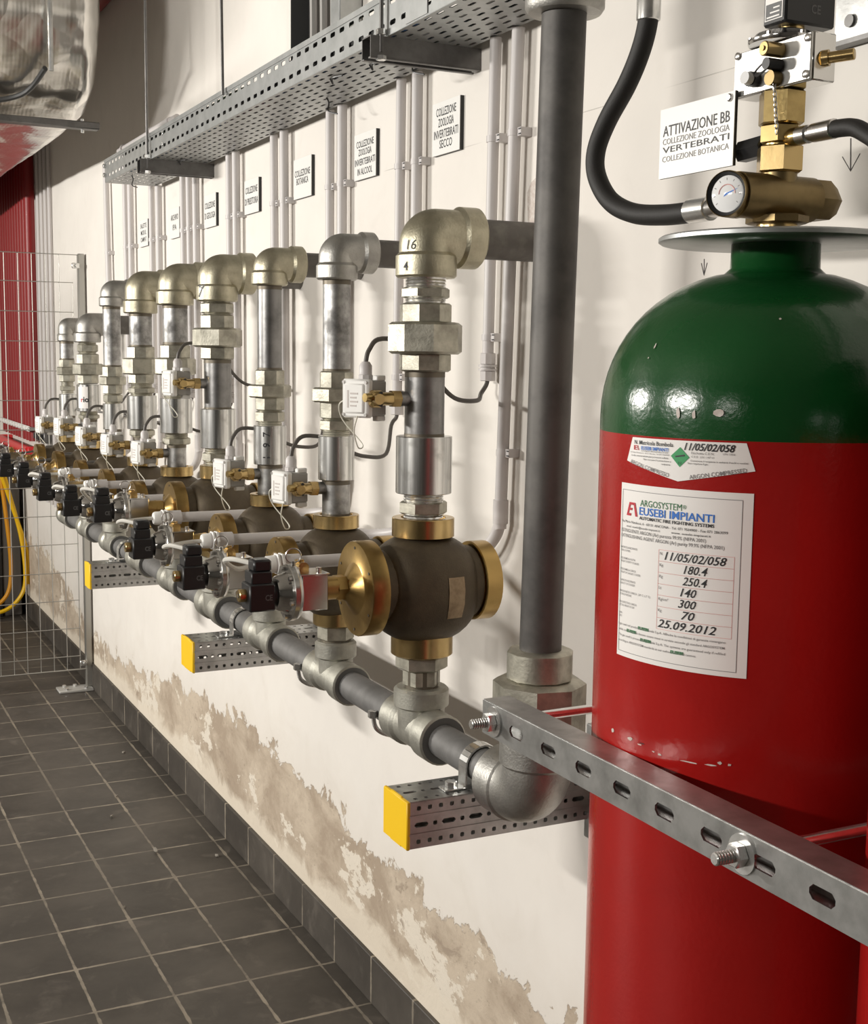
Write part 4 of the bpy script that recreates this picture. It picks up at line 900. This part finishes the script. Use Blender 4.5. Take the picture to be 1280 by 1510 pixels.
T5('Via Mario Natalucci 6 - 60131 Ancona - Tel 071 9504900', 181.3, 1.5005, .0015, 'inkgrey', 198.3); T5('In alta concentrazione puo provocare asfissia', 182.0, 1.4972, .0018, 'ink', 198.0); T5('Non toccare il contenitore a', 187.8, 1.4940, .0018, 'ink', 199.0); T5('recipiente', 195.4, 1.4907, .0018, 'ink', 198.8)
T5('Etichetta C.E.N.', 206.1, 1.5040, .0024, 'inkgrey', 213.5); T5('UN 1006', 216.2, 1.5046, .0020, 'inkgrey', 219.9); T5('C.E.E. 231-147-0', 206.1, 1.5005, .0019, 'inkgrey', 213.4)
T5('Conservare il recipiente in ambienti freschi e ventilati', 205.9, 1.4965, .0017, 'ink', 223.9); T5('Non respirare il gas', 205.0, 1.4937, .0017, 'ink', 211.6)
T5('ARGON COMPRESSO', 181.4, 1.4895, .0042, 'inkgrey', 198.3, .004, 0, 1.4785); T5('ARGON COMPRESSED', 205.8, 1.4783, .0042, 'inkgrey', 223.7, .006, 0, 1.4885)
b.add([CA(D-1.6, 1.4997, GR+.0014), CA(D+1.6, 1.5013, GR+.0014), CA(D+1.6, 1.5030, GR+.0014), CA(D-1.6, 1.5012, GR+.0014)], [(0, 1, 2, 3)], 'ink'); T5('2.2', D-.6, 1.4930, .0024, 'ink', D+.6)
lb = b.build('hazard_label', bd); lb['label'] = 'small five-cornered white hazard label with green diamond'
# paint chips
b = MB()
def chip(a, z, w, h, m='paint_chip', seed=0, r=GR+.0007):
    rr = random.Random(seed); n_ = 9; P = []
    for k in range(n_):
        q = 2*PI*k/n_; f = .6+.5*rr.random(); P.append(CA(a + math.degrees(w*f*math.cos(q)/GR), z + h*f*math.sin(q), r))
    b.add(P, [tuple(range(n_))], m)
for k, (a, z, w, h) in enumerate(((175.5, 1.193, .003, .003), (185.5, 1.1925, .005, .0022), (190, 1.190, .003, .001), (196, 1.187, .0022, .0009), (198.5, 1.186, .003, .0012), (209, 1.185, .010, .0008), (216, 1.186, .007, .0010), (219, 1.1895, .003, .0022), (222, 1.189, .0022, .0014))): chip(a, z, w, h, seed=k)
chip(191, 1.192, .004, .0008, 'ink', 40)
b.build('paint_chip', bd)
b = MB()
def dchip(a, z, w, h, sd):
    rr = random.Random(sd); P = []; n_ = 9
    for k in range(n_):
        q = 2*PI*k/n_; f = .6+.5*rr.random(); zz_ = z + h*f*math.sin(q)
        ra_ = GR*max(0, math.cos(math.asin(min(.999, max(0, (zz_-1.535)/.163)))))**.84 + .0012; P.append(CA(a + math.degrees(w*f*math.cos(q)/GR), zz_, ra_))
    b.add(P, [tuple(range(n_))], 'paint_chip')
for k, (a, z, w, h) in enumerate(((201, 1.545, .0028, .006), (206.5, 1.544, .0022, .005), (214.5, 1.5465, .006, .0042), (185, 1.612, .0012, .004), (184, 1.60, .001, .001), (232, 1.640, .0018, .0012))): dchip(a, z, w, h, 90+k)
b.build('paint_chip', sh)

# --- cylinder head valve
t = thing('cylinder_valve', 'brass cylinder valve with round gauge on top of the argon cylinder', 'valve', (GX, GY, 1.7405), None)
ax = lambda z: (GX, GY, z)
b = MB(); b.cyl(ax(1.7395), ax(1.748), .022, 'brass', 24); b.nut(ax(1.747), ax(1.757), .034, 'brassshade', 8); b.lathe((.922, GY, 1.776), X, [(0, .018), (0, .0245), (.103, .0245), (.106, .021)], 'brassshade', 32)
b.cyl(ax(1.776), ax(1.802), .0195, 'brassshade', 24); b.build('body', t)
b = MB(); b.lathe((1.022, GY, 1.776), X, [(0, .0245), (.022, .0245), (.036, .016)], 'brassshade', 6); b.build('end_plug', t)
# the gauge is turned a little towards the aisle
gd = V((math.cos(math.radians(20)), math.sin(math.radians(20)), 0)); gc = V((.908, GY, 1.776)); gs = V((-gd.y, gd.x, 0))
GP = lambda d, u, v: gc + gd*d + gs*u + Z*v
b = MB(); b.lathe(gc, gd, [(.0003, .0238), (0, .0244), (.001, .0248), (.024, .0245), (.030, .022)], 'brassshade', 36, c0=False); b.lathe(gc, gd, [(.0005, .0232), (.003, .0205), (.004, .0195)], 'black', 36, c0=False)
ga = b.build('pressure_gauge', t)
b = MB(); b.lathe(gc+gd*.0025, gd, [(0, .0180), (.001, .0196), (.004, .0196)], 'glass', 36)
b.add([GP(.0023, .004, -.003), GP(.0023, .0025, .0005), GP(.0023, -.014, .0055)], [(0, 1, 2)], 'inkblue')
for k in range(9): a = math.radians(-40+k*32); b.add([GP(.0024, .0145*math.cos(a+d_), .0145*math.sin(a+d_)) for d_ in (-.03, .03)] + [GP(.0024, .0170*math.cos(a+d_), .0170*math.sin(a+d_)) for d_ in (.03, -.03)], [(0, 1, 2, 3)], 'inkgrey')
b.tube([GP(.0024, .010*math.cos(a), .010*math.sin(a)) for a in [PI*k/10 for k in range(11)]], .0006, 'inkpink', 4, smooth=False); b.build('dial', ga)
b = MB(); b.nut(ax(1.802), ax(1.831), .0260, 'brass', 6, .5); b.cyl(ax(1.829), ax(1.836), .018, 'gold', 20); b.nut(ax(1.833), ax(1.853), .0228, 'gold', 6, .2); b.nut(ax(1.853), ax(1.889), .0255, 'gold', 6, .55); b.build('hex_stack', t)
b = MB(); b.nut((GX-.004, GY+.018, 1.834), (GX-.004, GY+.060, 1.832), .0125, 'black', 6); b.build('bleed_knob', t)
b = MB(); b.cyl((GX, GY-.015, 1.838), (GX, GY-.030, 1.838), .010, 'gold', 14); b.build('outlet', t)
# --- pilot actuator (chrome block, disc, coil)
t = thing('pilot_actuator', 'chrome block with black solenoid coil on top of the brass valve', 'actuator', (GX, GY, 1.888))
PX = .962; f = lambda y, z: (PX+.0005, y, z)
b = MB(); b.box((PX+.003, 1.0735, 1.889), (PX+.034, 1.1975, 1.9385), 'chrome', .0015); hd = b.build('block', t)
b = MB(); b.box((PX, 1.0745, 1.890), (PX+.0032, 1.1965, 1.9375), 'platef', .0008); b.build('front_plate', hd)
for y, z in ((1.1905, 1.9345), (1.079, 1.932), (1.080, 1.8955)):
    b = MB(); b.lathe((PX, y, z), -X, [(0, .0042), (.002, .0042), (.0032, .0025)], 'ring', 12); b.build('plate_screw', hd)
b = MB(); b.cyl(f(1.1205, 1.9270), (PX-.024, 1.1205, 1.9270), .0078, 'brass', 20, ch=.001); b.cyl((PX-.0238, 1.1205, 1.9270), (PX-.0255, 1.1205, 1.9270), .0026, 'gold', 12); b.build('brass_port', hd)
b = MB(); b.cyl(f(1.1235, 1.8985), (PX-.012, 1.1235, 1.8985), .0080, 'brassshade', 18); b.build('brass_port', hd)
b = MB(); b.cyl(f(1.1205, 1.9120), (PX-.020, 1.1205, 1.9120), .0062, 'black', 16); b.build('pull_knob', hd)
b = MB(); c0 = V((PX-.012, 1.135, 1.9105)); b.tube([c0 + V((.003*math.sin(a), .0125*math.cos(a), .0065*math.sin(a)-.003*math.cos(a))) for a in [2*PI*k/20 for k in range(21)]], .0012, 'black', 6, smooth=False, caps=False); b.build('pull_ring', hd)
b = MB(); b.cyl(f(1.160, 1.9040), (PX-.010, 1.158, 1.9035), .0082, 'black', 18); b.cyl((PX-.0098, 1.158, 1.9035), (PX-.018, 1.157, 1.904), .0068, 'glass', 18); b.build('indicator', hd)
b = MB(); b.lathe((PX+.018, 1.0735, 1.912), V((.55, -.83, .05)), [(-.002, .0085), (.005, .0085), (.005, .0060), (.030, .0060), (.031, .005)], 'brass', 16); b.build('threaded_port', hd)
b = MB()
for k in range(10): cc = V((PX-.008, 1.1195-.0008*k, 1.892-.0056*k)); b.tube([cc + (V((0, .0018*math.cos(a), .0036*math.sin(a))) if k % 2 else V((.0018*math.cos(a), 0, .0036*math.sin(a)))) for a in [2*PI*j/10 for j in range(11)]], .00065, 'ring', 5, smooth=False, caps=False)
b.build('chain', hd)
b = MB(); b.lathe((GX, 1.138, 1.938), Z, [(0, .037), (.002, .038), (.005, .038), (.006, .034), (.011, .030), (.014, .022)], 'chrome', 40)
for k in range(6): a = k*PI/3+.4; b.cyl((GX+.0345*math.cos(a), 1.138+.0345*math.sin(a), 1.942), (GX+.0345*math.cos(a), 1.138+.0345*math.sin(a), 1.9465), .0032, 'ring', 8)
b.build('disc', t)
b = MB(); b.cyl((GX+.01, 1.138, 1.950), (GX+.01, 1.138, 1.961), .014, 'brass', 20); b.build('brass_stem', t)
b = MB(); b.box((.965, 1.119, 1.9575), (1.035, 1.156, 2.04), 'black', .0025); cl = b.build('coil', t)
b = MB(); b.box((.9643, 1.1235, 1.963), (.9652, 1.1515, 2.02), 'paper'); b.box((.9640, 1.125, 1.964), (.9644, 1.150, 1.980), 'blackmark')
for k in range(3): b.box((.9638, 1.128, 1.9655+.0045*k), (.9641, 1.148-.005*k, 1.9670+.0045*k), 'paper')
b.text('M', lambda u, v: V((.9640, 1.146-u, 1.986+v)), .010, 'ink', .014, bold=.02)
b.build('rating_label', cl)
b = MB(); b.text('CE', lambda u, v: V((1.000+u, 1.1187, 1.970+v)), .009, 'blackmark', .013, bold=.02); b.build('moulded_mark', cl)
# --- hanging sign on the pilot head
t = thing('hanging_sign', 'white sign reading ATTIVAZIONE BB screwed to the chrome block', 'sign', (PX-.006, 1.25, 1.8147))
SX = PX-.0060; SA, SB = 1.1845, 1.3235
b = MB(); b.box((SX, SA, 1.8150), (SX+.003, SB, 1.8965), 'signblack'); b.box((SX-.0009, SA+.0006, 1.8150), (SX, SB, 1.8965), 'signwhite'); b.build('panel', t)
b = MB(); b.lathe((SX-.0009, SA+.009, 1.8900), -X, [(0, .0045), (.0015, .0045), (.0028, .003)], 'ring', 14); b.cyl((SX+.002, SA+.009, 1.8910), (PX+.001, SA+.009, 1.8910), .003, 'ring', 8); b.build('screw', t)
b = MB()
for txt, z, h, w, bd_ in (('ATTIVAZIONE BB', 1.8640, .0124, .1245, .004), ('COLLEZIONE ZOOLOGIA', 1.8543, .0070, .1245, 0), ('VERTEBRATI', 1.8446, .0070, .1245, .004), ('COLLEZIONE BOTANICA', 1.8340, .0066, .1245, 0)):
    b.text(txt, lambda u, v, z=z: V((SX-.0013, SB-.0065-u, z+v)), h, 'ink' if bd_ else 'inkgrey', w, 'L', 0, bd_)
b.build('lettering', t)
# --- hoses
t = thing('discharge_hose', 'black rubber hose curling from the cylinder valve up the wall', 'hose', (GX, 1.25, 1.775))
b = MB(); b.tube([(GX, 1.285, 1.7745), (GX, 1.343, 1.776), (GX, 1.409, 1.784), (GX, 1.464, 1.805), (GX, 1.498, 1.841), (GX, 1.501, 1.874), (GX, 1.477, 1.909), (GX, 1.433, 1.949), (GX, 1.405, 1.985), (GX, 1.391, 2.020), (GX, 1.390, 2.06)], .0130, 'rubber', 16, 8); b.build('tube', t)
b = MB(); b.cyl((GX-.012, GY+.02, 1.777), (GX, 1.257, 1.7755), .0115, 'ring', 18); b.lathe((GX, 1.252, 1.7757), Y, [(0, .012), (.001, .0145), (.038, .0148), (.040, .0132)], 'steel', 20); b.build('ferrule', t)
b = MB(); b.lathe((GX, 1.3905, 2.018), Z, [(0, .0135), (.001, .0150), (.05, .0150), (.055, .012), (.12, .012)], 'steel', 20); b.build('ferrule', t)
t = thing('pilot_hose', 'black hose leaving the brass valve to the right edge', 'hose', (GX, 1.08, 1.836))
b = MB(); b.tube([(GX, 1.066, 1.8375), (GX, 1.045, 1.8372), (GX, 1.025, 1.8345), (GX, 1.005, 1.8245), (GX, .97, 1.805), (GX, .90, 1.785), (GX, .80, 1.79), (GX, .757, 1.80)], .0092, 'rubber', 14, 8); b.build('tube', t)
b = MB(); b.lathe((GX, 1.108, 1.838), -Y, [(0, .008), (.002, .0098), (.016, .0098), (.018, .0078), (.022, .0078), (.024, .0100), (.054, .0104), (.055, .009)], 'ring', 18); b.build('ferrule', t)

# ------------------------------------------------------------------ cylinder rail, rods and wall rails
RX0, RX1, RZ0, RZ1 = .755, .7915, 1.1345, 1.1755
t = thing('cylinder_rail', 'slotted galvanised strut rail clamping the gas cylinders', 'rail', (RX0, .85, RZ0), None)
b = MB(); L = 1.377-.30
b.perf((RX0, .30, RZ0), Y, Z, L, [(0, RZ1-RZ0, .0732, .0057+.0732*.0, [(.0155, .0068, .0045)])], .0025, 'strut')
for z in (RZ0, RZ1): b.box((RX0, .30, z-.00125), (RX1, 1.377, z+.00125), 'strut')
for za, zb_ in ((RZ0, RZ0+.009), (RZ1-.009, RZ1)): b.box((RX1-.0025, .30, za), (RX1, 1.377, zb_), 'strut')
b.build('channel', t, smooth=20)
for y in (1.347, .8825):
    b = MB(); z = 1.1555
    b.cyl((RX0-.0035, y, z), (RX0-.001, y, z), .0185, 'steel', 24); b.nut((RX0-.014, y, z), (RX0-.0035, y, z), .0115, 'steel', 6)
    b.build('nut', t)
for y, lb in ((1.347, 'threaded rod from the rail to the wall at the left end'), (.8825, 'threaded rod through the rail between the two cylinders')):
    b = MB(); z = 1.1555
    b.lathe((RX0-.034, y, z), X, [(0, .0048), (.001, .0060)] + [(.001+.0016*k, .0064 if k % 2 else .0056) for k in range(20)] + [(.034, .0060), (WX-RX0+.034, .0060)], 'steel', 14)
    tag(b.build('threaded_rod', loc=(RX0-.034, y, z)), lb, 'threaded rod', 'threaded rods of the rail')
for z, lb in ((.952, 'slotted wall rail behind the cylinders, just under the threaded rod'), (.797, 'slotted wall rail behind the cylinders, below the nearest beam')):
    b = MB(); b.perf((WX-.034, .3, z-.022), Y, Z, 1.52, [(0, .044, .060, .02, [(.014, .0075, .005)])], .0025, 'strut')
    for zz_ in (z-.022, z+.022): b.box((WX-.034, .3, zz_-.00125), (WX, 1.82, zz_+.00125), 'strut')
    tag(b.build('wall_rail', loc=(WX-.034, .9, z-.022)), lb, 'rail', 'wall rails behind the cylinders')
b = MB(); b.box((WX-.012, 1.0, 2.0), (WX, 1.327, 2.10), 'strut', .003); b.cyl((WX-.016, 1.296, 2.027), (WX-.010, 1.296, 2.027), .008, 'strutdark', 14)
b.box((WX-.02, 1.0, 1.998), (WX, 1.327, 2.004), 'strutdark')
tag(b.build('wall_bracket_plate', loc=(WX-.012, 1.16, 2.0)), 'galvanised plate on the wall at the upper right corner', 'wall plate')
# ------------------------------------------------------------------ rubble on the floor
for k, (x, y, s_, lb) in enumerate(((.985, 3.97, .011, 'largest plaster crumb, in the middle of the tiles'), (1.155, 3.86, .006, 'small plaster crumb near the skirting'), (1.13, 5.05, .007, 'plaster crumb near the skirting farther back'), (.93, 4.35, .006, 'tiny crumb behind the largest one'), (.99, 4.55, .006, 'tiny crumb beside a chipped tile joint'), (.80, 3.60, .004, 'tiny dark crumb at the left of the tiles'))):
    b = MB(); rr = random.Random(k); b.hull([V((x, y, s_*.7)) + V((rr.uniform(-1, 1), rr.uniform(-1, 1), rr.uniform(-.7, .9)))*s_ for _ in range(14)], 'crumb'); b.v = [(v[0], v[1], max(v[2], .0002)) for v in b.v]
    tag(b.build('plaster_crumb', loc=(x, y, 0), smooth=0), lb, 'crumb', 'plaster crumbs on the floor')
